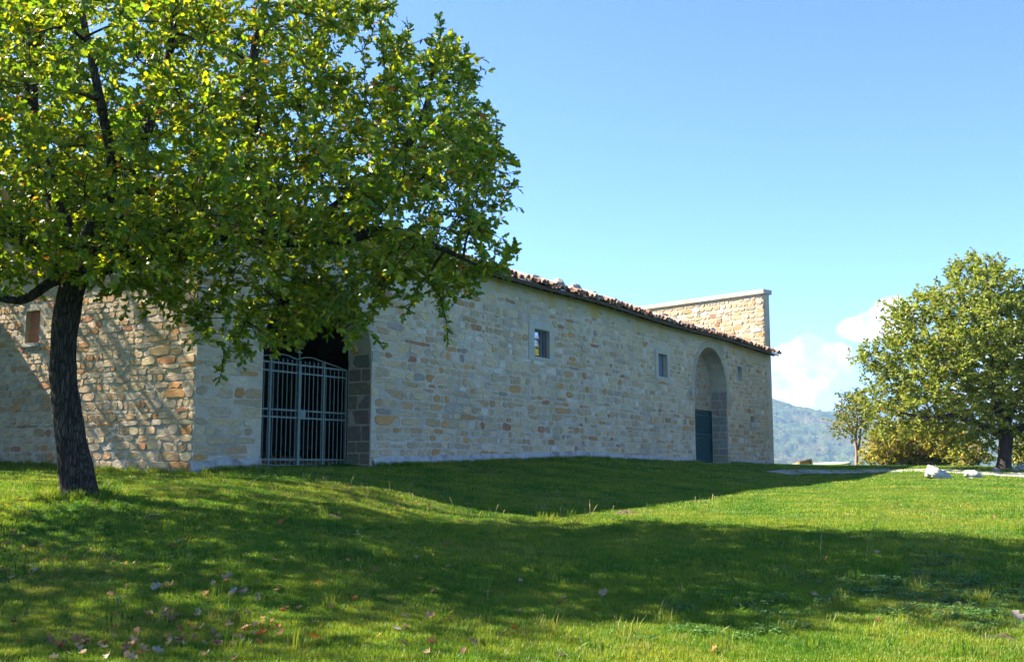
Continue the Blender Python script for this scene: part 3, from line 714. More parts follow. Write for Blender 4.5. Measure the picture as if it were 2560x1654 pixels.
for i, t in enumerate(TL):
    m_ = MB() if i < 300 else rest_t
    tile_geo(m_, *t[1:])
    if i < 300: m_.build('roof_tile', TILE, roof, loc=W(t[1], .5, ZE))
tag(rest_t.build('upper_roof_tiles', TILE, roof), kind='stuff')
u = UL + .3
while u < UR:
    z = eave(u) - .055; p = W(u, .5, z - .06); MB().bar(p, W(u, -.3, z - .06 + .8 * math.tan(pitch)), .1, .12).build('rafter', RAFT, roof); u += .72
eb = MB()
for k in range(60): ua = US + (UE - US) * k / 60; ub = US + (UE - US) * (k + 1) / 60; eb.bar(W(ua, .53, eave(ua) - .085), W(ub, .53, eave(ub) - .085), .03, .06)
eb.build('eave_board', RAFT, roof)
# simple pitched roof of the flank
m_ = MB(); o = Vector((CL.x, CL.y, 0)); a = o + LN * .4 + Z3 * 7.68 + D2 * .0; vs = [a - LD * .2, a + LD * 16, a + LD * 16 - LN * 4 + Z3 * 1.2, a - LD * .2 - LN * 4 + Z3 * 1.2]; vs += [v - Z3 * .12 for v in vs]
m_.add(vs, [(0, 1, 2, 3), (7, 6, 5, 4), (0, 4, 5, 1), (1, 5, 6, 2), (2, 6, 7, 3), (3, 7, 4, 0)]).build('flank_roof', RAFT, building)
def rock_mesh(name, sx, sy, sz, mat, seed, sub=3, rough=.28, flat=True):
    bm = bmesh.new(); bmesh.ops.create_icosphere(bm, subdivisions=sub, radius=1)
    rd = random.Random(seed); pl = [(Vector((rd.uniform(-1, 1), rd.uniform(-1, 1), rd.uniform(-.4, 1))).normalized(), rd.uniform(.55, .85)) for _ in range(9)]
    for v in bm.verts:
        p = v.co.copy()
        for nn, c in pl:
            dd = p.dot(nn) - c
            if dd > 0: p -= nn * dd * .9
        p *= 1 + rough * noise.fractal(p * 1.6 + Vector((seed * 3.1, 0, 0)), 1., 2., 4)
        v.co = Vector((p.x * sx, p.y * sy, max(p.z, -.55) * sz))
    me = bpy.data.meshes.new(name); bm.to_mesh(me); bm.free(); me.materials.append(mat); return me
RSTONE = material('roof_stone', (.30, .29, .27), (.20, .20, .20), scale=5, bump=.5)
for i, (px, py, s, lab) in enumerate([(1395, 707, 1.25, 'largest grey stone weighing down the eave tiles, nearest the oak'), (1442, 724, 1.1, 'flat blue-grey stone on the eave tiles, second large one from the oak'), (1483, 736, .7, 'small grey stone on the eave tiles right of two larger ones'),
                                      (1338, 700, .7, 'small stone on the roof tiles closest to the oak foliage'), (1532, 754, .8, 'long low stone on the roof tiles, middle of the eave'), (1662, 788, .85, 'dark stone on the eave tiles above the second window'),
                                      (1782, 818, .8, 'stone on the eave tiles above the right arch'), (1850, 838, .8, 'stone on the eave tiles near the raised end wall')]):
    r_ = ray(px, py); O = W(0, .3, 0); t = O.dot(N2) / r_.dot(N2); u = (r_ * t - W(0, .3, 0)).dot(D2)
    p = W(u, .3, eave(u) + .28 * math.tan(pitch) + .17)
    o = link('roof_stone', rock_mesh('roof_stone', .36 * s, .2 * s, .2 * s, RSTONE, 40 + i, 2, .15), None, p); o.rotation_euler = (0, .1, math.atan2(D2.y, D2.x) + random.uniform(-.3, .3))
    tag(o, lab, 'stone', 'stones laid on the roof tiles')

# ------------------------------------------------------------------ trees
BARK = material('oak_bark', (.12, .098, .078), (.045, .036, .03), scale=14, detail=7, bump=1., bscale=14, stretch=(1, 1, .16), rough=.95, spec=.1)
BARK.node_tree.nodes['Bump'].inputs['Distance'].default_value = .06
def crack(m, sc_):
    nt, N, K = nodes(m); mp = N['Mapping']; b = N['Principled BSDF']; src = b.inputs['Base Color'].links[0].from_socket
    nd = N.new('ShaderNodeTexNoise'); nd.inputs['Scale'].default_value = 5; K(mp.outputs[0], nd.inputs['Vector'])
    ad = N.new('ShaderNodeMix'); ad.data_type = 'VECTOR'; ad.inputs['Factor'].default_value = .08; K(mp.outputs[0], ad.inputs['A']); K(nd.outputs['Color'], ad.inputs['B'])
    vo = N.new('ShaderNodeTexVoronoi'); vo.feature = 'DISTANCE_TO_EDGE'; vo.inputs['Scale'].default_value = sc_; K(ad.outputs['Result'], vo.inputs['Vector'])
    r = N.new('ShaderNodeMapRange'); r.inputs['From Max'].default_value = .16; r.inputs['To Min'].default_value = .45; K(vo.outputs['Distance'], r.inputs['Value'])
    mu = N.new('ShaderNodeVectorMath'); mu.operation = 'SCALE'; K(src, mu.inputs[0]); K(r.outputs[0], mu.inputs['Scale']); K(mu.outputs[0], b.inputs['Base Color'])
    bp = N['Bump']; ad2 = N.new('ShaderNodeMath'); ad2.operation = 'MULTIPLY_ADD'; K(r.outputs[0], ad2.inputs[0]); ad2.inputs[1].default_value = 1.2; K(bp.inputs['Height'].links[0].from_socket, ad2.inputs[2]); K(ad2.outputs[0], bp.inputs['Height'])
crack(BARK, 26)
BARK2 = material('far_bark', (.085, .065, .055), (.04, .03, .027), scale=9, bump=.8, stretch=(1, 1, .25), rough=.95)
BARK3 = material('reddish_bark', (.33, .20, .16), (.22, .135, .11), scale=9, bump=.5, stretch=(1, 1, .25), rough=.9)
LEAF = foliage_mat('oak_leaf', .55, .38, .5, (1.5, 1.55, .45))
LEAF2 = foliage_mat('far_leaf', .38, .6, .22, (1.3, 1.35, .6))
half = [(.0, .0), (.16, .20), (.28, .11), (.46, .30), (.60, .15), (.80, .22), (1., .0)]
def leaf_template(lobed=True):
    if lobed:
        V = [(0, 0, 0), (0, .3, -.03), (0, .62, -.03), (0, 1, -.1)]
        for s in (1, -1): V += [(s * .20, .14, .05), (s * .11, .29, .02), (s * .31, .47, .08), (s * .15, .62, .02), (s * .22, .82, .02)]
        Q = [(0, 4, 5, 1), (1, 5, 6, 7), (1, 7, 2, 2), (2, 7, 8, 3), (0, 1, 10, 9), (1, 12, 11, 10), (1, 2, 12, 12), (2, 3, 13, 12)]
        T = []
        for q in Q:
            T.append((q[0], q[1], q[2]))
            if q[3] != q[2]: T.append((q[0], q[2], q[3]))
        return np.array(V), np.array(T)
    V = [(0, 0, 0), (.27, .45, .07), (0, 1, -.06), (-.27, .45, .07)]; return np.array(V), np.array([(0, 1, 2), (0, 2, 3)])
def leaves_mesh(name, P, Dv, size, cols, mat, lobed=True, upb=.6):
    """P positions, Dv growth directions, size, cols"""
    n = len(P); y = Dv / np.linalg.norm(Dv, axis=1, keepdims=True)
    r = rng.normal(size=(n, 3)); r[:, 2] = np.abs(r[:, 2]) * .5 + upb
    x = np.cross(y, r); x /= np.linalg.norm(x, axis=1, keepdims=True) + 1e-9; z = np.cross(x, y)
    T, Fc = leaf_template(lobed); k = len(T)
    V = P[:, None] + size[:, None, None] * (T[None, :, 0, None] * x[:, None] + T[None, :, 1, None] * y[:, None] + T[None, :, 2, None] * z[:, None])
    Fa = (Fc[None] + (np.arange(n) * k)[:, None, None]).reshape(-1, 3)
    return mesh_np(name, V.reshape(-1, 3), Fa, mat, np.repeat(cols, len(Fc), axis=0))
def in_poly(poly, x, y):
    c = False; j = len(poly) - 1
    for i in range(len(poly)):
        if ((poly[i][1] > y) != (poly[j][1] > y)) and x < (poly[j][0] - poly[i][0]) * (y - poly[i][1]) / (poly[j][1] - poly[i][1]) + poly[i][0]: c = not c
        j = i
    return c
def edge_dist(poly, x, y):
    best = 1e9
    for i in range(len(poly)):
        ax, ay = poly[i]; bx, by = poly[(i + 1) % len(poly)]; dx, dy = bx - ax, by - ay
        t = max(0, min(1, ((x - ax) * dx + (y - ay) * dy) / (dx * dx + dy * dy + 1e-9))); best = min(best, math.hypot(x - ax - dx * t, y - ay - dy * t))
    return best
def sprays(centres, ntw, nlv, tl, rad_dir, lsize, spread):
    """twigs round each clump centre and the leaves on them"""
    P = []; Dd = []; tw = []
    for c, rr in centres:
        for _ in range(max(3, int(ntw * rr))):
            d = Vector((random.gauss(0, 1), random.gauss(0, 1), random.gauss(.25, .8))); out = (c - rad_dir); out = out.normalized() if out.length > 0 else Vector((0, 0, 1))
            d = (d.normalized() + out * .45).normalized(); L = tl * rr * random.uniform(.6, 1.25)
            s = c + Vector((random.gauss(0, 1), random.gauss(0, 1), random.gauss(0, .8))) * spread * rr
            e = s + d * L + Vector((0, 0, random.uniform(-.12, .12) * L)); tw.append((c, s, e))
            for k in range(nlv):
                t = .15 + .85 * (k + random.random()) / nlv; p = s.lerp(e, t)
                q = (d * .6 + Vector((random.gauss(0, 1), random.gauss(0, 1), random.gauss(-.15, .7))) * .75)
                P.append(p); Dd.append(q)
    return np.array([tuple(p) for p in P]), np.array([tuple(p) for p in Dd]), tw
def leaf_cols(n, base, alt, fy=.25, fo=.012):
    t = rng.random((n, 1)); c = np.array(base)[None] * (.75 + .5 * t)
    m = rng.random(n) < fy; c[m] = np.array(alt)[None] * (.8 + .4 * rng.random((m.sum(), 1)))
    m = rng.random(n) < fo; c[m] = np.array((.34, .13, .03))[None] * (.7 + .6 * rng.random((m.sum(), 1)))
    return c
def connect(mb, limbs, cen, r0=.03):
    """joins every clump to the nearest wood already there, nearest clumps first"""
    P = np.array([tuple(p) for pts, rad in limbs for p in pts]); Rr = np.array([r for pts, rad in limbs for r in rad])
    C = [c for c, _ in cen]; A = np.array([tuple(c) for c in C])
    d0 = np.sqrt(((A[:, None] - P[None]) ** 2).sum(-1)).min(1)
    for i in np.argsort(d0):
        c = C[i]; dv = P - A[i]; dd = np.sqrt((dv ** 2).sum(1)) + np.maximum(dv[:, 2], 0) * .6; k = int(dd.argmin())
        p = Vector(P[k]); r = Rr[k]; L = (c - p).length
        mid = p.lerp(c, .5) + Vector((random.uniform(-.14, .14), random.uniform(-.14, .14), random.uniform(-.06, .2))) * L
        q, rr = spline([p, mid, c], [max(.008, min(r * .7, r0 + .01 * L)), max(.007, min(r * .6, r0 * .7)), .006], 3); mb.tube(q, rr, 5, cap=False)
        P = np.vstack([P, [tuple(v) for v in q[1:]]]); Rr = np.concatenate([Rr, rr[1:]])
def big_oak():
    base = pix(200, 1236, 17); gz = h1(base.x, base.y)
    root = tag(empty('oak_tree', (base.x, base.y, gz)), 'large oak with dark leaning trunk and yellow-green crown in front of the stone building', 'tree')
    T = [pix(200, 1250, 17), pix(196, 1215, 17), pix(178, 1100, 17), pix(160, 960, 17), pix(160, 850, 17), pix(172, 760, 17), pix(186, 690, 17), pix(180, 640, 17.05)]
    TR = [.36, .275, .22, .202, .196, .2, .205, .16]
    pts, rad = spline(T, TR, 12); m_ = MB(); m_.tube(pts, rad, 72, wob=.12)
    for i_, v_ in enumerate(m_.v):
        c_ = pts[min(i_ // 72, len(pts) - 1)]; a_ = i_ % 72; d_ = Vector(v_) - c_; k_ = noise.noise(Vector((math.cos(a_ / 72 * 6.283) * 7, math.sin(a_ / 72 * 6.283) * 7, c_.z * 1.1))); m_.v[i_] = tuple(c_ + d_ * (1 + .07 * (1 - 2 * abs(k_)) + .035 * noise.noise(Vector((a_ * 1.1, c_.z * 4, 2)))))
    m_.build('trunk', BARK, root, smooth=True)
    J = T[6]
    def L(lst, r): return spline([J] + [pix(*p) for p in lst], r, 5)
    limbs = [L([(130, 705, 16.6), (60, 748, 16.2), (-10, 742, 15.8), (-150, 700, 15.3), (-330, 620, 15)], [.11, .085, .07, .055, .04, .02]),
             L([(150, 540, 17.3), (85, 350, 17.6), (75, 200, 17.8), (100, 40, 17.8), (115, -150, 17.8), (80, -280, 17.8), (100, -400, 17.8)], [.2, .17, .15, .14, .13, .10, .07, .03]),
             L([(330, 610, 16.7), (520, 575, 16.3), (700, 600, 16), (860, 597, 15.8), (975, 575, 15.6), (1090, 615, 15.4), (1190, 662, 15.3)], [.19, .16, .13, .11, .09, .07, .05, .02]),
             L([(320, 600, 17.6), (480, 500, 18), (600, 400, 18.2), (640, 290, 18.3), (635, 130, 18.3), (680, -60, 18.3), (700, -260, 18.3)], [.18, .14, .12, .10, .09, .08, .06, .03]),
             L([(520, 590, 16.5), (720, 585, 16.2), (860, 500, 16), (985, 412, 15.9), (1045, 320, 15.9), (1075, 220, 15.8), (1098, 90, 15.8)], [.17, .12, .09, .075, .06, .045, .03, .012]),
             L([(300, 520, 16.2), (350, 390, 15.6), (385, 275, 15.3), (425, 120, 15.2), (450, -80, 15.2), (480, -280, 15.4)], [.17, .11, .08, .06, .05, .04, .02]),
             L([(240, 560, 18.6), (330, 380, 20), (420, 150, 20.8), (480, -100, 20.5), (520, -300, 20)], [.18, .13, .1, .08, .06, .03]),
             L([(220, 590, 15.5), (280, 450, 14), (250, 250, 13.2), (200, 0, 13), (180, -250, 13.6)], [.17, .11, .08, .06, .04, .02]),
             L([(20, 560, 16), (-150, 380, 15), (-300, 150, 14.6), (-400, -150, 15)], [.17, .11, .08, .05, .02])]
    mL = MB()
    for p, r in limbs: mL.tube(p, r, 8, wob=.1)
    crown = [(-420, 640), (-200, 740), (0, 730), (110, 690), (250, 745), (390, 760), (470, 820), (540, 850), (620, 880), (700, 850), (770, 830), (860, 880), (930, 800), (1010, 710), (1070, 790), (1140, 790), (1200, 720), (1290, 720), (1290, 650), (1215, 600), (1262, 470), (1235, 350), (1190, 250), (1160, 150), (1105, 50), (1050, 150), (965, 70), (925, 190), (830, 200), (850, 100), (960, 40), (990, -40), (960, -230), (800, -380), (500, -470), (100, -480), (-250, -380), (-450, -100), (-480, 300)]
    cen = []; cell = {}
    tries = 0
    while tries < 26000:
        tries += 1
        px = random.uniform(-720, 1290); py = random.uniform(-1000, 900)
        if not in_poly(crown, px, py): continue
        ed = edge_dist(crown, px, py)
        if ed < 22: continue
        hr = 4.3 * math.sqrt(min(1, ed / 330)) + .3
        if py > 620: hr *= .5
        if py > 680 and random.random() < .35: continue
        Y = 16.6 + random.uniform(-1, 1) * hr
        # overhang fronting the wall keeps clear of the trunk
        if 90 < px < 290 and py > 655: continue
        if px < 130 and py > 690 and random.random() < .6: continue
        p = pix(px, py, Y); inframe = -60 < px < 1400 and py > -60
        md = (.88 if py < 330 else .78) if inframe else 1.3
        if ed < 75: md *= .72
        k = (int(p.x // 1), int(p.y // 1), int(p.z // 1)); ok = True
        for a in (-1, 0, 1):
            for b in (-1, 0, 1):
                for c in (-1, 0, 1):
                    for q in cell.get((k[0] + a, k[1] + b, k[2] + c), ()):
                        if (q - p).length < md: ok = False
        if not ok: continue
        cell.setdefault(k, []).append(p); cen.append((p, (.62 if ed < 60 else 1.) * (1 if inframe else 1.25)))
    print('oak clumps', len(cen))
    connect(mL, limbs, cen)
    ctr = pix(350, 300, 16.5)
    P, Dv, tw = sprays(cen, 12, 15, .60, ctr, .11, .19)
    # upright leading shoots on the outline
    for lst in ([(1085, 160), (1100, 95), (1098, 45)], [(960, 160), (955, 100), (958, 62)], [(1190, 330), (1210, 290), (1215, 262)], [(1225, 420), (1240, 365), (1243, 340)], [(1250, 520), (1268, 480), (1285, 455)], [(1262, 660), (1275, 630), (1292, 610)], [(1100, 740), (1115, 800), (1120, 850)], [(930, 30), (955, 22), (978, 12)], [(905, 130), (930, 85), (925, 60)], [(540, 850), (560, 880), (548, 955)], [(1150, 170), (1160, 150), (1170, 120)]):
        q, _ = spline([pix(x, y, 15.7) for x, y in lst], [.01] * 3, 6); mL.tube(q, [.009] * len(q), 4, cap=False)
        ex = []; ed_ = []
        for i in range(34):
            t = i / 34 * (len(q) - 1); a = q[int(t)]; b = q[min(int(t) + 1, len(q) - 1)]
            ex.append(tuple(a.lerp(b, t % 1))); ed_.append(tuple((b - a).normalized() * .7 + Vector((random.gauss(0, .7), random.gauss(0, .7), random.gauss(0, .5)))) if (b - a).length > 0 else (0, 0, 1))
        P = np.vstack([P, ex]); Dv = np.vstack([Dv, ed_])
    for i, (c, s, e) in enumerate(tw):
        if i % 2 == 0: mL.tube([c, s.lerp(e, .3), e], [.009, .006, .003], 3, cap=False)
    mL.build('limbs', BARK, root, smooth=True)
    n = len(P); print('oak leaves', n)
    cols = leaf_cols(n, (.11, .178, .017), (.265, .275, .018), .45, .018)
    # the 300 leaves nearest the viewpoint hang as single parts, the rest is one mass
    pr = np.array([project(p) for p in P]); vis = (pr[:, 0] > 10) & (pr[:, 0] < 2550) & (pr[:, 1] > 10); near = np.argsort(np.where(vis, P[:, 1], 1e9))[:300]
    rest_ = np.setdiff1d(np.arange(n), near)
    me = leaves_mesh('crown', P[rest_] - np.array(tuple(root.location)), Dv[rest_], rng.uniform(.085, .155, len(rest_)), cols[rest_], LEAF, True, .35)
    cr = tag(link('crown', me, root, root.location), kind='stuff')
    T, Fc = leaf_template(True); lm = [mesh_np('leaf', T, Fc, LEAF, np.tile(np.array(c), (len(Fc), 1))) for c in ((.105, .175, .017), (.085, .15, .016), (.24, .26, .02), (.15, .2, .02), (.3, .16, .03))]
    for i in near:
        o = link('leaf', lm[random.choices(range(5), [5, 4, 3, 3, .2])[0]], cr, P[i]); y_ = Vector(Dv[i]).normalized(); x_ = y_.cross(Vector((random.gauss(0, 1), random.gauss(0, 1), .8))).normalized(); o.rotation_euler = Matrix((x_, y_, x_.cross(y_))).transposed().to_euler(); o.scale = (random.uniform(.10, .155),) * 3
big_oak()

def far_tree(name, label, trunk, limbs_px, crown, Yc, hr, dens, lsz, base, alt, bark, nleaf=9, ntw=7, tl=.5, fo=.01, group=None):
    b = pix(*trunk[0][:3]); gz = h1(b.x, b.y); root = tag(empty(name, (b.x, b.y, gz)), label, 'tree', group)
    pts, rad = spline([Vector((b.x, b.y, gz - .1))] + [pix(*t[:3]) for t in trunk[1:]], [t[3] for t in trunk], 5)
    MB().tube(pts, rad, 12, wob=.15).build('trunk', bark, root, smooth=True)
    mL = MB(); limbs = [(pts[len(pts) // 2:], rad[len(rad) // 2:])]
    for lst in limbs_px:
        q, r = spline([pix(*t[:3]) for t in lst], [t[3] for t in lst], 5); mL.tube(q, r, 7, wob=.1); limbs.append((q, r))
    cen = []; xs = [p[0] for p in crown]; ys = [p[1] for p in crown]; ppm = F / Yc
    for _ in range(9000):
        px = random.uniform(min(xs), max(xs)); py = random.uniform(min(ys), max(ys))
        if not in_poly(crown, px, py): continue
        ed = edge_dist(crown, px, py)
        if ed < 13: continue
        hh = hr * math.sqrt(min(1, ed / (hr * ppm * .8))) ; p = pix(px, py, Yc + random.uniform(-1, 1) * hh)
        if all((p - q).length > dens for q, _ in cen): cen.append((p, .75 if ed < 14 else 1.))
    connect(mL, limbs, cen)
    ctr = pix(sum(xs) / len(xs), sum(ys) / len(ys), Yc)
    P, Dv, tw = sprays(cen, ntw, nleaf, tl, ctr, lsz, .3 * dens)
    mL.build('limbs', bark, root, smooth=True)
    n = len(P); print(name, len(cen), n)
    cols = leaf_cols(n, base, alt, .35, fo)
    me = leaves_mesh('crown', P - np.array(tuple(root.location)), Dv, rng.uniform(.8, 1.3, n) * lsz, cols, LEAF2, lobed=False)
    tag(link('crown', me, root, root.location), kind='stuff')
    return root
OLIVE = (.145, .185, .03); OLIVE2 = (.27, .28, .055)
far_tree('oak_tree', 'broad olive-green oak with spreading low limbs at the right edge of the lawn',
         [(2508, 1172, 51, .42), (2512, 1140, 51, .31), (2514, 1080, 51, .33), (2500, 1010, 51, .28), (2490, 930, 51, .26), (2480, 840, 51, .18), (2470, 740, 51, .1), (2465, 660, 51, .04)],
         [[(2514, 1090, 51, .3), (2470, 1070, 50.5, .2), (2430, 1052, 50, .17), (2380, 1040, 49.5, .14), (2320, 1045, 49, .1), (2250, 1030, 48.5, .05)],
          [(2512, 1060, 51, .3), (2550, 980, 51, .2), (2640, 920, 51, .15), (2760, 880, 51, .06)],
          [(2500, 1000, 51, .25), (2420, 930, 51.5, .16), (2330, 870, 52, .1), (2230, 830, 52, .04)],
          [(2495, 960, 51, .22), (2530, 860, 51, .15), (2580, 760, 51, .08), (2600, 690, 51, .03)],
          [(2480, 850, 51, .15), (2420, 770, 51, .1), (2390, 690, 51, .04)], [(2514, 1080, 51, .25), (2600, 1060, 50, .15), (2750, 1060, 50, .06)]],
         [(2150, 900), (2160, 858), (2210, 828), (2228, 772), (2285, 740), (2330, 712), (2372, 702), (2356, 676), (2394, 654), (2442, 641), (2520, 654), (2562, 688), (2640, 700), (2760, 780), (2860, 900), (2850, 1050), (2740, 1110), (2560, 1130), (2545, 1080), (2490, 1090), (2470, 1120), (2390, 1110), (2290, 1095), (2195, 1080), (2165, 1030), (2162, 950)],
         51, 4.4, 1.0, .185, OLIVE, OLIVE2, BARK2, 14, 18, .64)
far_tree('young_tree', 'slender young tree with bare reddish twin stems at the lawn edge beside the log rail',
         [(2141, 1170, 67, .12), (2142, 1130, 67, .10), (2139, 1090, 67, .09), (2143, 1040, 67, .06), (2138, 990, 67, .03)],
         [[(2142, 1140, 67, .08), (2150, 1100, 67, .07), (2152, 1060, 67, .05), (2160, 1010, 67, .03)], [(2139, 1090, 67, .06), (2115, 1050, 67, .04), (2100, 1000, 67, .02)]],
         [(2068, 1075), (2085, 1030), (2100, 985), (2130, 970), (2165, 975), (2190, 1010), (2185, 1060), (2160, 1080), (2120, 1090), (2095, 1095)],
         67, 1.4, .55, .19, (.12, .14, .032), (.19, .18, .05), BARK3, 8, 7, .6)
for i, (px, w, top, lab) in enumerate([(2215, 60, 1065, 'yellowish bushy shrub beside the slender young tree'), (2285, 75, 1045, 'tall yellow-green shrub, middle of the row behind the white boulder'), (2360, 70, 1055, 'yellow-green shrub under the low limb of the right oak'), (2430, 50, 1095, 'low green shrub just left of the right oak trunk'), (2560, 60, 1085, 'green shrub right of the right oak trunk at the frame edge')]):
    Yc = 64 + (i % 2) if i < 3 else 57 + i % 2
    far_tree('shrub', lab, [(px, 1170, Yc, .09), (px + 4, 1130, Yc, .06), (px - 3, top + 20, Yc, .02)],
             [[(px, 1150, Yc, .05), (px - w * .5, 1110, Yc, .02)], [(px, 1150, Yc, .05), (px + w * .5, 1105, Yc, .02)]],
             [(px - w, 1168), (px - w * 1.05, 1110), (px - w * .6, top + 12), (px, top), (px + w * .6, top + 8), (px + w, 1115), (px + w, 1168)],
             Yc, 1.5, .55, .21, (.22, .20, .036) if i < 3 else (.10, .13, .03), (.33, .28, .06), BARK3, 9, 8, .55, fo=.03, group='shrubs along the lawn edge')
# trees standing left of the frame; they shade the flank wall and the lawn
def side_tree(x, y, hgt, rad, seed, label, sp_=1.15):
    random.seed(seed); gz = h1(x, y); root = tag(empty('oak_tree', (x, y, gz)), label, 'tree')
    pts, rd = spline([Vector((x, y, gz - .1)), Vector((x + .2, y, gz + hgt * .35)), Vector((x, y + .2, gz + hgt * .8))], [.35, .24, .08], 6)
    MB().tube(pts, rd, 10, wob=.15).build('trunk', BARK, root, smooth=True)
    cen = []
    for _ in range(5000):
        d = Vector((random.gauss(0, 1), random.gauss(0, 1), random.gauss(0, 1))).normalized() * random.random() ** .45
        p = Vector((x + d.x * rad, y + d.y * rad, gz + hgt * .62 + d.z * hgt * .40))
        if all((p - q).length > sp_ for q, _ in cen): cen.append((p, 1.4))
    mL = MB()
    connect(mL, [(pts[6:], rd[6:])], cen, .04)
    mL.build('limbs', BARK, root, smooth=True)
    P, Dv, tw = sprays(cen, 6, 9, .6, Vector((x, y, gz + hgt * .6)), .14, .28); n = len(P)
    tag(link('crown', leaves_mesh('crown', P - np.array(tuple(root.location)), Dv, rng.uniform(.14, .22, n), leaf_cols(n, (.08, .13, .02), (.14, .17, .03)), LEAF2, lobed=False), root, root.location), kind='stuff')
    print('side tree', len(cen), n)
side_tree(-19.5, 26.5, 15, 4.2, 5, 'tall oak standing beyond the left edge near the flank wall', 1.3)
side_tree(-16.3, 24.6, 17.5, 2.6, 8, 'tall slim oak standing beyond the left edge in front of the flank wall', 1.6)
side_tree(-13.2, 13.9, 10.5, 3.7, 6, 'low oak standing beyond the left edge on the lawn', .85)
random.seed(99)

# ------------------------------------------------------------------ path, rocks, rail, bin
GRAVEL = material('gravel', (.46, .43, .40), (.30, .28, .26), scale=9, bump=.8, bscale=40, c3=(.16, .17, .09), s3=1.1)
def path():
    mid = [(1935, 1186, 47), (1990, 1181, 48), (2060, 1178, 49), (2160, 1176.5, 49.5), (2260, 1177, 49.5), (2350, 1179, 48.5), (2450, 1183, 47), (2560, 1187, 46), (2750, 1194, 44.5), (3000, 1200, 43)]
    P, _ = spline([pix(*m) for m in mid], [1] * len(mid), 14); vs = []; fs = []; nw = 9
    for i, p in enumerate(P):
        t = (P[min(i + 1, len(P) - 1)] - P[max(i - 1, 0)]).normalized(); s = Vector((t.y, -t.x, 0)).normalized()
        f = min(1, i / 30); wa = (.5 + 1.3 * f) + .35 * noise.noise(Vector((i * .35, 1, 0))); wb = (.6 + 1.2 * f) + .35 * noise.noise(Vector((i * .35, 7, 0)))
        for k in range(nw):
            q = p + s * (-wa + (wa + wb) * k / (nw - 1)); vs.append((q.x, q.y, h1(q.x, q.y) + .018))
        if i:
            for k in range(nw - 1): fs.append(((i - 1) * nw + k, (i - 1) * nw + k + 1, i * nw + k + 1, i * nw + k))
    tag(MB().add(vs, fs).build('gravel_path', GRAVEL, smooth=True), kind='structure'); return np.array(vs)
PATH = path()
LIME = material('white_limestone', (.43, .40, .355), (.29, .27, .235), scale=3.2, bump=.7, bscale=9, rough=.9, c3=(.34, .31, .27), s3=2.2)
for i, (px, py, Y, sx, sy, sz, rz, lab, cat) in enumerate([
        (2346, 1178, 43, .70, .5, .36, .3, 'large white limestone boulder on the lawn by the gravel path', 'boulder'), (2432, 1184, 43.5, .46, .34, .24, -.3, 'smaller wedge-shaped white boulder right of the large one', 'boulder'),
        (2490, 1176, 49, .2, .16, .11, 0, 'small flat white stone at the left foot of the right oak', 'stone'), (2537, 1177, 49, .2, .15, .12, .5, 'small pale stone just right of the right oak trunk', 'stone'), (2558, 1172, 49.5, .3, .25, .25, .2, 'pinkish stone at the right frame edge below the oak', 'stone')]):
    p = pix(px, py, Y); g = h1(p.x, p.y)
    o = link(cat, rock_mesh(cat, sx, sy, sz, LIME, 3 + i * 5, 4, .3), None, (p.x, p.y, g + sz * .35)); o.rotation_euler = (.05, .28 if i < 2 else 0, rz); tag(o, lab, cat)
LOG = material('pale_log', (.62, .54, .42), (.45, .38, .28), scale=8, bump=.4, stretch=(1, 1, 1))
def rail():
    a = pix(1895, 1165.5, 79); b = pix(2126, 1157.5, 73)
    root = tag(empty('log_rail', (b.x, b.y, h1(b.x, b.y))), 'long pale log rail on short braced posts at the lawn edge', 'fence')
    q, r = spline([a, a.lerp(b, .5) + Z3 * .02, b], [.10, .105, .115], 4); MB().tube(q, r, 10).build('rail', LOG, root, smooth=True)
    t = (b - a).normalized()
    for k in (.98, .68, .3):
        p = a.lerp(b, k); g = h1(p.x, p.y); MB().tube([Vector((p.x, p.y, g - .3)), p - Z3 * .09], [.085, .08], 8).build('post', LOG, root, smooth=True)
    p = a.lerp(b, .965); MB().tube([p - Z3 * .08, p - t * .55 - Z3 * .62], [.06, .06], 8).build('brace', LOG, root, smooth=True)
rail()
def bin_():
    c = pix(2012, 1157, 72); g = h1(c.x, c.y); pass
    root = tag(empty('slatted_box', (c.x, c.y, g)), 'small tilted slatted wooden box with black metal strap in front of the log rail', 'box')
    WD = material('orange_wood', (.52, .25, .07), (.36, .17, .06), scale=9, bump=.3, stretch=(.3, 1, 1)); BK = material('black_strap', (.02, .02, .022), rough=.5)
    ax = (Vector((.93, .1, .24))).normalized(); az = (Z3 - ax * ax.z).normalized(); ay = az.cross(ax)
    L_, Wd, Ht = .92, .52, .42
    MB().box(c - ax * (L_ / 2 - .03) - ay * (Wd / 2 - .03) - az * (Ht / 2 - .02), ax * (L_ - .06), ay * (Wd - .06), az * (Ht - .04)).build('liner', BK, root)
    for k in range(3):
        for s in (-1, 1): MB().box(c - ax * L_ / 2 + ay * (s * Wd / 2 - .014) + az * (-Ht / 2 + .005 + k * .14), ax * L_, ay * .028, az * .125).build('slat', WD, root)
        MB().box(c - ax * (L_ / 2 + .012) - ay * (Wd / 2 - .02) + az * (-Ht / 2 + .005 + k * .14), ax * .026, ay * (Wd - .04), az * .125).build('slat', WD, root)
    for k in (.78,): MB().box(c + ax * (L_ * (k - .5)) - ay * (Wd / 2 + .02) - az * (Ht / 2 + .1), ax * .05, ay * (Wd + .04), az * (Ht + .1)).build('strap', BK, root)
bin_()

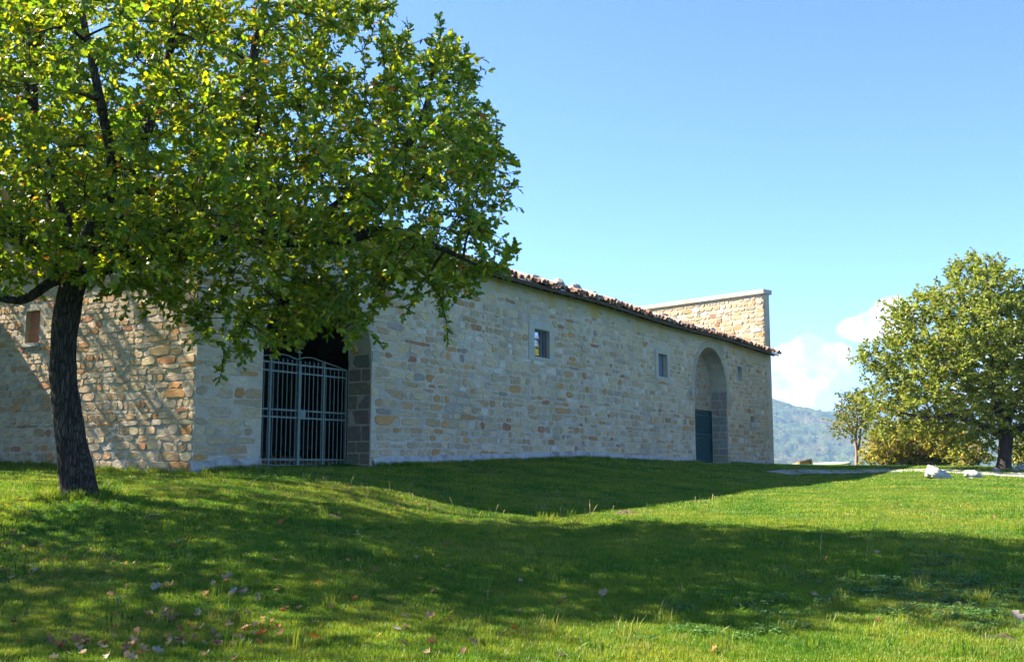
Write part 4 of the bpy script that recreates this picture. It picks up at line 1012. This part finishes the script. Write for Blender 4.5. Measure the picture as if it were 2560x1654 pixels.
# ------------------------------------------------------------------ grass
GRASS = bpy.data.materials.new('grass_blade')
def grass_material():
    nt, N, K = nodes(GRASS); b = N['Principled BSDF']; b.inputs['Roughness'].default_value = .5; b.inputs['Specular IOR Level'].default_value = .3
    oi = N.new('ShaderNodeObjectInfo'); geo = N.new('ShaderNodeNewGeometry')
    nz = N.new('ShaderNodeTexNoise'); nz.inputs['Scale'].default_value = .7; nz.inputs['Detail'].default_value = 6; K(geo.outputs['Position'], nz.inputs['Vector'])
    ad = N.new('ShaderNodeMath'); ad.operation = 'MULTIPLY_ADD'; K(oi.outputs['Random'], ad.inputs[0]); ad.inputs[1].default_value = .45; K(nz.outputs['Fac'], ad.inputs[2])
    rp = N.new('ShaderNodeValToRGB'); K(ad.outputs[0], rp.inputs['Fac']); e = rp.color_ramp.elements
    e[0].position = .35; e[0].color = (.034, .12, .010, 1); e[1].position = 1.05; e[1].color = (.25, .28, .03, 1)
    q = e.new(.65); q.color = (.088, .185, .013, 1)
    n2 = N.new('ShaderNodeTexNoise'); n2.inputs['Scale'].default_value = .33; n2.inputs['Detail'].default_value = 7; n2.inputs['Roughness'].default_value = .7; K(geo.outputs['Position'], n2.inputs['Vector'])
    a2 = N.new('ShaderNodeMath'); a2.operation = 'MULTIPLY_ADD'; K(oi.outputs['Random'], a2.inputs[0]); a2.inputs[1].default_value = .22; K(n2.outputs['Fac'], a2.inputs[2])
    r2 = N.new('ShaderNodeMapRange'); r2.inputs['From Min'].default_value = .66; r2.inputs['From Max'].default_value = .86; r2.inputs['To Max'].default_value = .75; K(a2.outputs[0], r2.inputs['Value'])
    m2 = N.new('ShaderNodeMix'); m2.data_type = 'RGBA'; K(r2.outputs[0], m2.inputs['Factor']); K(rp.outputs[0], m2.inputs['A']); m2.inputs['B'].default_value = (.24, .20, .065, 1)
    K(m2.outputs['Result'], b.inputs['Base Color'])
    mu = N.new('ShaderNodeVectorMath'); mu.operation = 'MULTIPLY'; K(m2.outputs['Result'], mu.inputs[0]); mu.inputs[1].default_value = (1.5, 1.45, .6)
    tr = N.new('ShaderNodeBsdfTranslucent'); K(mu.outputs[0], tr.inputs['Color'])
    mx = N.new('ShaderNodeMixShader'); mx.inputs['Fac'].default_value = .38; K(b.outputs[0], mx.inputs[1]); K(tr.outputs[0], mx.inputs[2]); K(mx.outputs[0], N['Material Output'].inputs['Surface'])
grass_material()
def tuft(name, n, rad, hgt, wid, mat, lean=.5):
    vs = []; fs = []
    for i in range(n):
        a = random.uniform(0, 6.283); r = rad * math.sqrt(random.random()); x, y = r * math.cos(a), r * math.sin(a)
        h = hgt * random.uniform(.45, 1.15); b = random.uniform(0, 6.283); l = random.uniform(.15, 1.) * lean * h; dx, dy = math.cos(b), math.sin(b); w = wid * random.uniform(.7, 1.3)
        px, py = -dy * w / 2, dx * w / 2; k = len(vs)
        vs += [(x - px, y - py, -.02), (x + px, y + py, -.02), (x + dx * l * .35 - px * .8, y + dy * l * .35 - py * .8, h * .6), (x + dx * l * .35 + px * .8, y + dy * l * .35 + py * .8, h * .6), (x + dx * l, y + dy * l, h)]
        fs += [(k, k + 1, k + 3, k + 2), (k + 2, k + 3, k + 4)]
    me = bpy.data.meshes.new(name); me.from_pydata(vs, [], fs); me.materials.append(mat)
    return bpy.data.objects.new(name, me)
def clover_tuft(name, n, rad, hgt, mat):
    vs = []; fs = []
    for i in range(n):
        a = random.uniform(0, 6.283); r = rad * math.sqrt(random.random()); x, y = r * math.cos(a), r * math.sin(a); h = hgt * random.uniform(.5, 1.1)
        for k in range(3):
            b = a + k * 2.094 + random.uniform(-.3, .3); s = random.uniform(.008, .014); c = (x + math.cos(b) * s, y + math.sin(b) * s, h + random.uniform(-.004, .012)); i0 = len(vs)
            for q in range(5): t = q * 1.2566 + b; vs.append((c[0] + s * math.cos(t), c[1] + s * math.sin(t), c[2] + random.uniform(-.006, .006)))
            fs.append(tuple(range(i0, i0 + 5)))
    me = bpy.data.meshes.new(name); me.from_pydata(vs, [], fs); me.materials.append(mat)
    return bpy.data.objects.new(name, me)
DIRT = []   # bare patches: centre, radius
for px, py, rx, ry in ((1565, 1284, 42, 10), (840, 1290, 34, 9), (2130, 1345, 45, 8), (2130, 1450, 75, 10), (2400, 1520, 80, 18), (2500, 1600, 70, 20), (380, 1300, 30, 10), (2340, 1288, 14, 4)):
    # find the ground under that pixel
    r = ray(px, py); lo, hi = 4., 60.
    for k in range(200):
        Y = 5 + k * .25; p = EYE + r * (Y / r.y)
        if p.z < h1(p.x, p.y): break
    DIRT.append((p.x, p.y, rx * Y / F, ry * Y / F * 5.0))
def scatter(name, pts, rot, scl, obj_):
    me = bpy.data.meshes.new(name); me.from_pydata(pts.tolist(), [], [])
    at = me.attributes.new('rot', 'FLOAT_VECTOR', 'POINT'); at.data.foreach_set('vector', rot.astype(np.float32).ravel())
    at = me.attributes.new('scl', 'FLOAT', 'POINT'); at.data.foreach_set('value', scl.astype(np.float32))
    o = link(name, me)
    ng = bpy.data.node_groups.new(name, 'GeometryNodeTree'); ng.interface.new_socket('Geometry', in_out='INPUT', socket_type='NodeSocketGeometry'); ng.interface.new_socket('Geometry', in_out='OUTPUT', socket_type='NodeSocketGeometry')
    N = ng.nodes; K = ng.links.new; gi = N.new('NodeGroupInput'); go = N.new('NodeGroupOutput'); ip = N.new('GeometryNodeInstanceOnPoints'); oi = N.new('GeometryNodeObjectInfo'); oi.inputs['Object'].default_value = obj_; oi.inputs['As Instance'].default_value = True
    na = N.new('GeometryNodeInputNamedAttribute'); na.data_type = 'FLOAT_VECTOR'; na.inputs['Name'].default_value = 'rot'
    nb = N.new('GeometryNodeInputNamedAttribute'); nb.data_type = 'FLOAT'; nb.inputs['Name'].default_value = 'scl'
    K(gi.outputs[0], ip.inputs['Points']); K(oi.outputs['Geometry'], ip.inputs['Instance']); K(na.outputs['Attribute'], ip.inputs['Rotation']); K(nb.outputs['Attribute'], ip.inputs['Scale']); K(ip.outputs[0], go.inputs[0])
    md = o.modifiers.new('scatter', 'NODES'); md.node_group = ng
    return o
def sample(n, r0, r1, a0=-33, a1=33):
    r = np.sqrt(rng.random(n) * (r1 ** 2 - r0 ** 2) + r0 ** 2); a = np.radians(rng.uniform(a0, a1, n)); x = r * np.sin(a); y = r * np.cos(a)
    Dw = (x - P1.x) * N2.x + (y - P1.y) * N2.y; uu = (x - P1.x) * D2.x + (y - P1.y) * D2.y
    dl = (x - CL.x) * LN.x + (y - CL.y) * LN.y
    ok = ((Dw > .12) | (uu > UR + .2)) & ((dl > .08) | (uu > UL)); ok |= (uu <= UL) & (dl > .08)
    ok &= ~((uu > UR) & (Dw < -6))
    # bare soil
    bare = np.zeros(n)
    for cx, cy, rx, ry in DIRT: bare = np.maximum(bare, 1.25 - np.hypot((x - cx) / (rx * .95), (y - cy) / (ry * .7)))
    ok &= rng.random(n) > np.clip(bare * 1.6, 0, .96)
    # path
    far = np.hypot(x, y) > 36
    if far.any():
        pm = PATH[::3, :2]; idx = np.where(far)[0]; dm = np.full(len(idx), 9.)
        for i in range(0, len(pm), 40): dm = np.minimum(dm, np.hypot(x[idx, None] - pm[None, i:i + 40, 0], y[idx, None] - pm[None, i:i + 40, 1]).min(1))
        ok[idx[dm < .3 * (.6 + .8 * rng.random(len(idx)))]] = False
    x, y = x[ok], y[ok]; return x, y
def lawn():
    for i, (n, r0, r1, nb, rad, hg, wd, s) in enumerate([(30000, 6.2, 12.5, 24, .07, .048, .005, 1.), (30000, 12.2, 22, 20, .11, .05, .008, 1.), (26000, 21.5, 36, 18, .18, .05, .014, 1.), (24000, 35, 63, 16, .30, .05, .025, 1.)]):
        for v in range(3):
            t = tuft('grass_tuft', nb, rad, hg, wd, GRASS)
            x, y = sample(n // 3, r0, r1); z = H(x, y)
            big = .75 + .5 * np.clip(vnoise(x, y, .9, 4.) * .5 + .5, 0, 1) + rng.normal(0, .1, len(x))
            o = scatter('grass', np.stack([x, y, z], 1), np.stack([np.zeros(len(x)), np.zeros(len(x)), rng.uniform(0, 6.283, len(x))], 1), np.clip(big * s, .4, 1.6), t)
            tag(o, ['short green lawn grass in the foreground', 'lawn grass in the middle of the slope', 'lawn grass rising towards the building', 'far lawn grass near the path and the lawn edge'][i], 'grass', kind='stuff')
lawn()
def edge_grass():
    t = tuft('tall_grass_tuft', 22, .09, .17, .009, GRASS, .6); q = []
    for _ in range(1700):
        u = random.uniform(UL, UR)
        if A1[0] - .1 < u < A1[1] + .1 or A2[0] < u < A2[1]: continue
        p = W(u, .14 + abs(random.gauss(0, .1)), 0); q.append((p.x, p.y))
    for _ in range(260): p = CL + LD * random.uniform(0, 11) + LN * (.1 + abs(random.gauss(0, .1))); q.append((p.x, p.y))
    b = pix(200, 1236, 17)
    for _ in range(150): a = random.uniform(0, 6.283); r = .33 + abs(random.gauss(0, .16)); q.append((b.x + r * math.cos(a), b.y + r * math.sin(a)))
    for _ in range(420):
        px = random.uniform(0, 2560); Y = random.uniform(8, 24); p = pix(px, 1300, Y); q.append((p.x, p.y))
    a = np.array(q); k = ((a[:, 0] - P1.x) * N2.x + (a[:, 1] - P1.y) * N2.y > .1) | ((a[:, 0] - P1.x) * D2.x + (a[:, 1] - P1.y) * D2.y < UL); a = a[k]
    o = scatter('tall_grass', np.column_stack([a, H(a[:, 0], a[:, 1])]), np.column_stack([np.zeros((len(a), 2)), rng.uniform(0, 6.28, len(a))]), rng.uniform(.45, 1.15, len(a)), t)
    tag(o, 'taller uncut grass along the wall foot and round the trunk', 'grass', kind='stuff')
edge_grass()
CLOV = foliage_mat('clover_leaf', .3, .55, .3)
def clover():
    me_c = clover_tuft('clover', 26, .13, .05, CLOV)
    ca = me_c.data.color_attributes.new('Col', 'FLOAT_COLOR', 'CORNER'); ca.data.foreach_set('color', np.tile(np.array([.07, .15, .03, 1], np.float32), len(me_c.data.loops)))
    pts = []
    for px, py, Y, rx, ry, n in ((2250, 1480, 11.6, 1.3, 1.3, 420), (2400, 1560, 10, .9, .9, 200), (1900, 1540, 10.4, .9, .8, 70), (1750, 1600, 9.2, .8, .5, 40), (2500, 1480, 11.5, .8, .9, 160), (880, 1340, 14.6, .5, .5, 40), (2330, 1400, 14, 1., .6, 90), (880, 1395, 12.8, .5, .4, 40)):
        c = pix(px, py, Y)
        for _ in range(n // 6): pts.append((random.gauss(c.x, rx * .5), random.gauss(c.y, ry * .5)))
    a = np.array(pts); z = H(a[:, 0], a[:, 1])
    o = scatter('clover', np.column_stack([a, z]), np.column_stack([np.zeros((len(a), 2)), rng.uniform(0, 6.28, len(a))]), rng.uniform(.7, 1.3, len(a)), me_c)
    tag(o, 'low clover leaves mixed into the grass in the right foreground', 'clover', kind='stuff')
clover()
# bare soil mounds
SOIL = material('dark_soil', (.085, .052, .03), (.045, .028, .017), scale=20, bump=1., bscale=30, c3=(.16, .11, .06), s3=9)
for i, (cx, cy, rx, ry) in enumerate(DIRT):
    vs = []; fs = []; nr, na = 9, 28
    for r in range(nr + 1):
        for a in range(na):
            t = a / na * 6.283; k = r / nr; rr = k * (1 + .5 * noise.noise(Vector((math.cos(t) * 2.2, math.sin(t) * 2.2, i * 3.))) + .25 * noise.noise(Vector((math.cos(t) * 6, math.sin(t) * 6, i * 3.)))); x = cx + rx * (1. if i < 2 else .75) * rr * math.cos(t); y = cy + ry * (.7 if i < 2 else .45) * rr * math.sin(t)
            vs.append((x, y, h1(x, y) + (.045 if i == 0 else .012) * (1 - k ** 2) + .05 * (1 - k) * noise.noise(Vector((x * 9, y * 9, 0))) + .012 - .03 * k ** 4))
    for r in range(nr):
        for a in range(na): a2 = (a + 1) % na; fs.append((r * na + a, r * na + a2, (r + 1) * na + a2, (r + 1) * na + a))
    lab = ['reddish brown molehill of crumbled soil in the sunlit strip of lawn', 'bare grey soil patch in the grass below the iron gate', 'thin straw-coloured bare strip in the right lawn', 'bare soil streak beside the clover in the right foreground', 'dark soil hollow among clover at the right', 'dark soil patch in the lower right corner', 'worn soil patch on the bank below the leaning oak', 'tiny brown spot of soil in the sunlit right lawn'][i]
    tag(MB().add(vs, fs).build('soil_patch', SOIL, smooth=True), lab, 'soil')
# dry seed stalks
DRY = material('dry_stalk', (.30, .24, .11), (.20, .17, .08), scale=9, rough=.8)
def stalks():
    vs = MB(); spots = []
    for _ in range(120):
        spots.append((random.uniform(600, 1400), random.uniform(1195, 1245), random.uniform(18, 25), random.uniform(.10, .24)))
    for _ in range(70): spots.append((random.uniform(1250, 1800), random.uniform(1230, 1280), random.uniform(20, 26), random.uniform(.1, .28)))
    for _ in range(60): spots.append((random.uniform(0, 2560), random.uniform(1330, 1640), random.uniform(8, 14), random.uniform(.06, .16)))
    for px, py, Y, hh in spots:
        p = pix(px, py, Y); g = h1(p.x, p.y); b = Vector((p.x, p.y, g)); l = Vector((random.gauss(0, .35), random.gauss(0, .3), 1)) * hh
        w = .0010 + .00012 * Y; vs.tube([b, b + l * .5, b + l * .85 + Vector((l.x, l.y, 0)) * .2, b + l + Vector((l.x, l.y, 0)) * .4], [w, w * .8, w * 1.7, w * .4], 3, cap=False)
    tag(vs.build('dry_stalks', DRY), 'thin dry straw-coloured seed stalks standing in the grass', 'grass', kind='stuff')
stalks()
for k, (px, py, Y, hh, lx, lab) in enumerate([(2165, 1440, 14.2, .62, .25, 'tall bent straw-coloured grass stalk in the right lawn'), (2050, 1395, 14, .5, .06, 'thin upright dry stalk left of the bent stalk')]):
    p = pix(px, py, Y); b = Vector((p.x, p.y, h1(p.x, p.y))); q, r = spline([b, b + Vector((lx * .4, 0, hh * .6)), b + Vector((lx, 0, hh)), b + Vector((lx + .1, .02, hh * .86))], [.006, .005, .004, .002], 5)
    tag(MB().tube(q, r, 5).build('grass_stalk', DRY), lab, 'grass stalk')

# ------------------------------------------------------------------ fallen leaves
FL = {}
for nm, c in (('brown', (.25, .13, .065)), ('tan', (.36, .25, .15)), ('pale', (.33, .28, .22)), ('yellow', (.40, .26, .06)), ('orange', (.38, .13, .04))):
    mt = foliage_mat('fallen_leaf_' + nm, .25, .7, .2, (1.2, 1., .7)); T, Fc = leaf_template(True)
    for v in range(3):
        V = T.copy(); V[:, 1] -= .5; V[:, 2] = (V[:, 0] ** 2) * (1.6 + v) + (V[:, 1] ** 2) * random.uniform(-.3, .8); V[:, 0] *= 1.25
        FL[(nm, v)] = mesh_np('fallen_leaf', V, Fc, mt, np.tile(np.array(c), (len(Fc), 1)) * rng.uniform(.8, 1.15, (len(Fc), 1)))
LBL = {'brown': 'curled brown oak leaf fallen on the lawn', 'tan': 'dry tan oak leaf lying on the lawn', 'pale': 'pale greyish underside-up oak leaf on the lawn', 'yellow': 'yellow fallen oak leaf lying on the lawn', 'orange': 'orange-red fallen oak leaf lying on the lawn'}
def drop(px, py, nm, size, lab=None):
    r = ray(px, py); Y = None
    for k in range(400):
        Yk = 6 + k * .12; p = EYE + r * (Yk / r.y)
        if p.z < h1(p.x, p.y) + .03: Y = Yk; break
    if Y is None: return
    o = link('fallen_leaf', FL[(nm, random.randrange(3))], None, (p.x, p.y, h1(p.x, p.y) + .045 + .02 * (size > .14)))
    o.rotation_euler = (random.gauss(0, .6), random.gauss(0, .6), random.uniform(0, 6.28)); o.scale = (size,) * 3
    tag(o, lab or LBL[nm], 'leaf', None if lab else nm + ' fallen leaves on the lawn')
drop(780, 1602, 'orange', .17, 'largest curled orange-brown leaf at the sunlit bottom edge of the lawn')
drop(702, 1312, 'orange', .16, 'bright orange-red leaf in the sunny spot below the iron gate')
drop(422, 1480, 'yellow', .18, 'large yellow leaf with upright stalk in the left shaded lawn')
drop(1512, 1490, 'tan', .15, 'upright tan leaf alone in the shaded middle of the lawn')
drop(392, 1476, 'pale', .15, 'pale lilac-grey leaf beside the large yellow leaf')
drop(2545, 1555, 'pale', .17, 'bright pale leaf lying near the right frame edge')
random.seed(3); cnt = 0; last = []
while cnt < 240:
    if last and random.random() < .5: q = random.choice(last[-40:]); px = q[0] + random.gauss(0, 55); py = q[1] + random.gauss(0, 14)
    else: px = random.uniform(0, 2560); py = 1215 + 435 * random.random() ** .8
    dens = 1. if px < 700 else .62 if px < 1250 else .25
    if not (0 < px < 2560 and 1210 < py < 1654) or random.random() > dens: continue
    nm = random.choices(['brown', 'tan', 'pale', 'yellow', 'orange'], [.42, .3, .12, .09, .07])[0]; drop(px, py, nm, random.uniform(.055, .11)); last.append((px, py)); cnt += 1
# dry leaves drifted against the inside of the gate
P = np.array([tuple(W(random.uniform(.1, 4.0), random.uniform(-2.6, -.95), 1.6 + random.random() ** 2 * .16)) for _ in range(900)])
tag(link('leaf_litter', leaves_mesh('leaf_litter', P, rng.normal(size=(900, 3)), rng.uniform(.1, .17, 900), np.array([(.34, .17, .09)]) * rng.uniform(.5, 1.5, (900, 1)), LEAF2)), 'drift of dry brown leaves on the floor behind the large gate', 'leaves', kind='stuff')

# ------------------------------------------------------------------ haze
def haze():
    m = bpy.data.materials.new('haze_air'); nt, N, K = nodes(m); N.remove(N['Principled BSDF'])
    v = N.new('ShaderNodeVolumePrincipled'); v.inputs['Color'].default_value = (.32, .57, 1, 1); v.inputs['Density'].default_value = .00012; v.inputs['Anisotropy'].default_value = .1
    K(v.outputs[0], N['Material Output'].inputs['Volume'])
    o = MB().box((-9500, -9500, -200), Vector((19000, 0, 0)), Vector((0, 19000, 0)), Vector((0, 0, 640))).build('haze', m)
    tag(o, 'pale blue air over the valley', 'haze', kind='stuff')
haze()
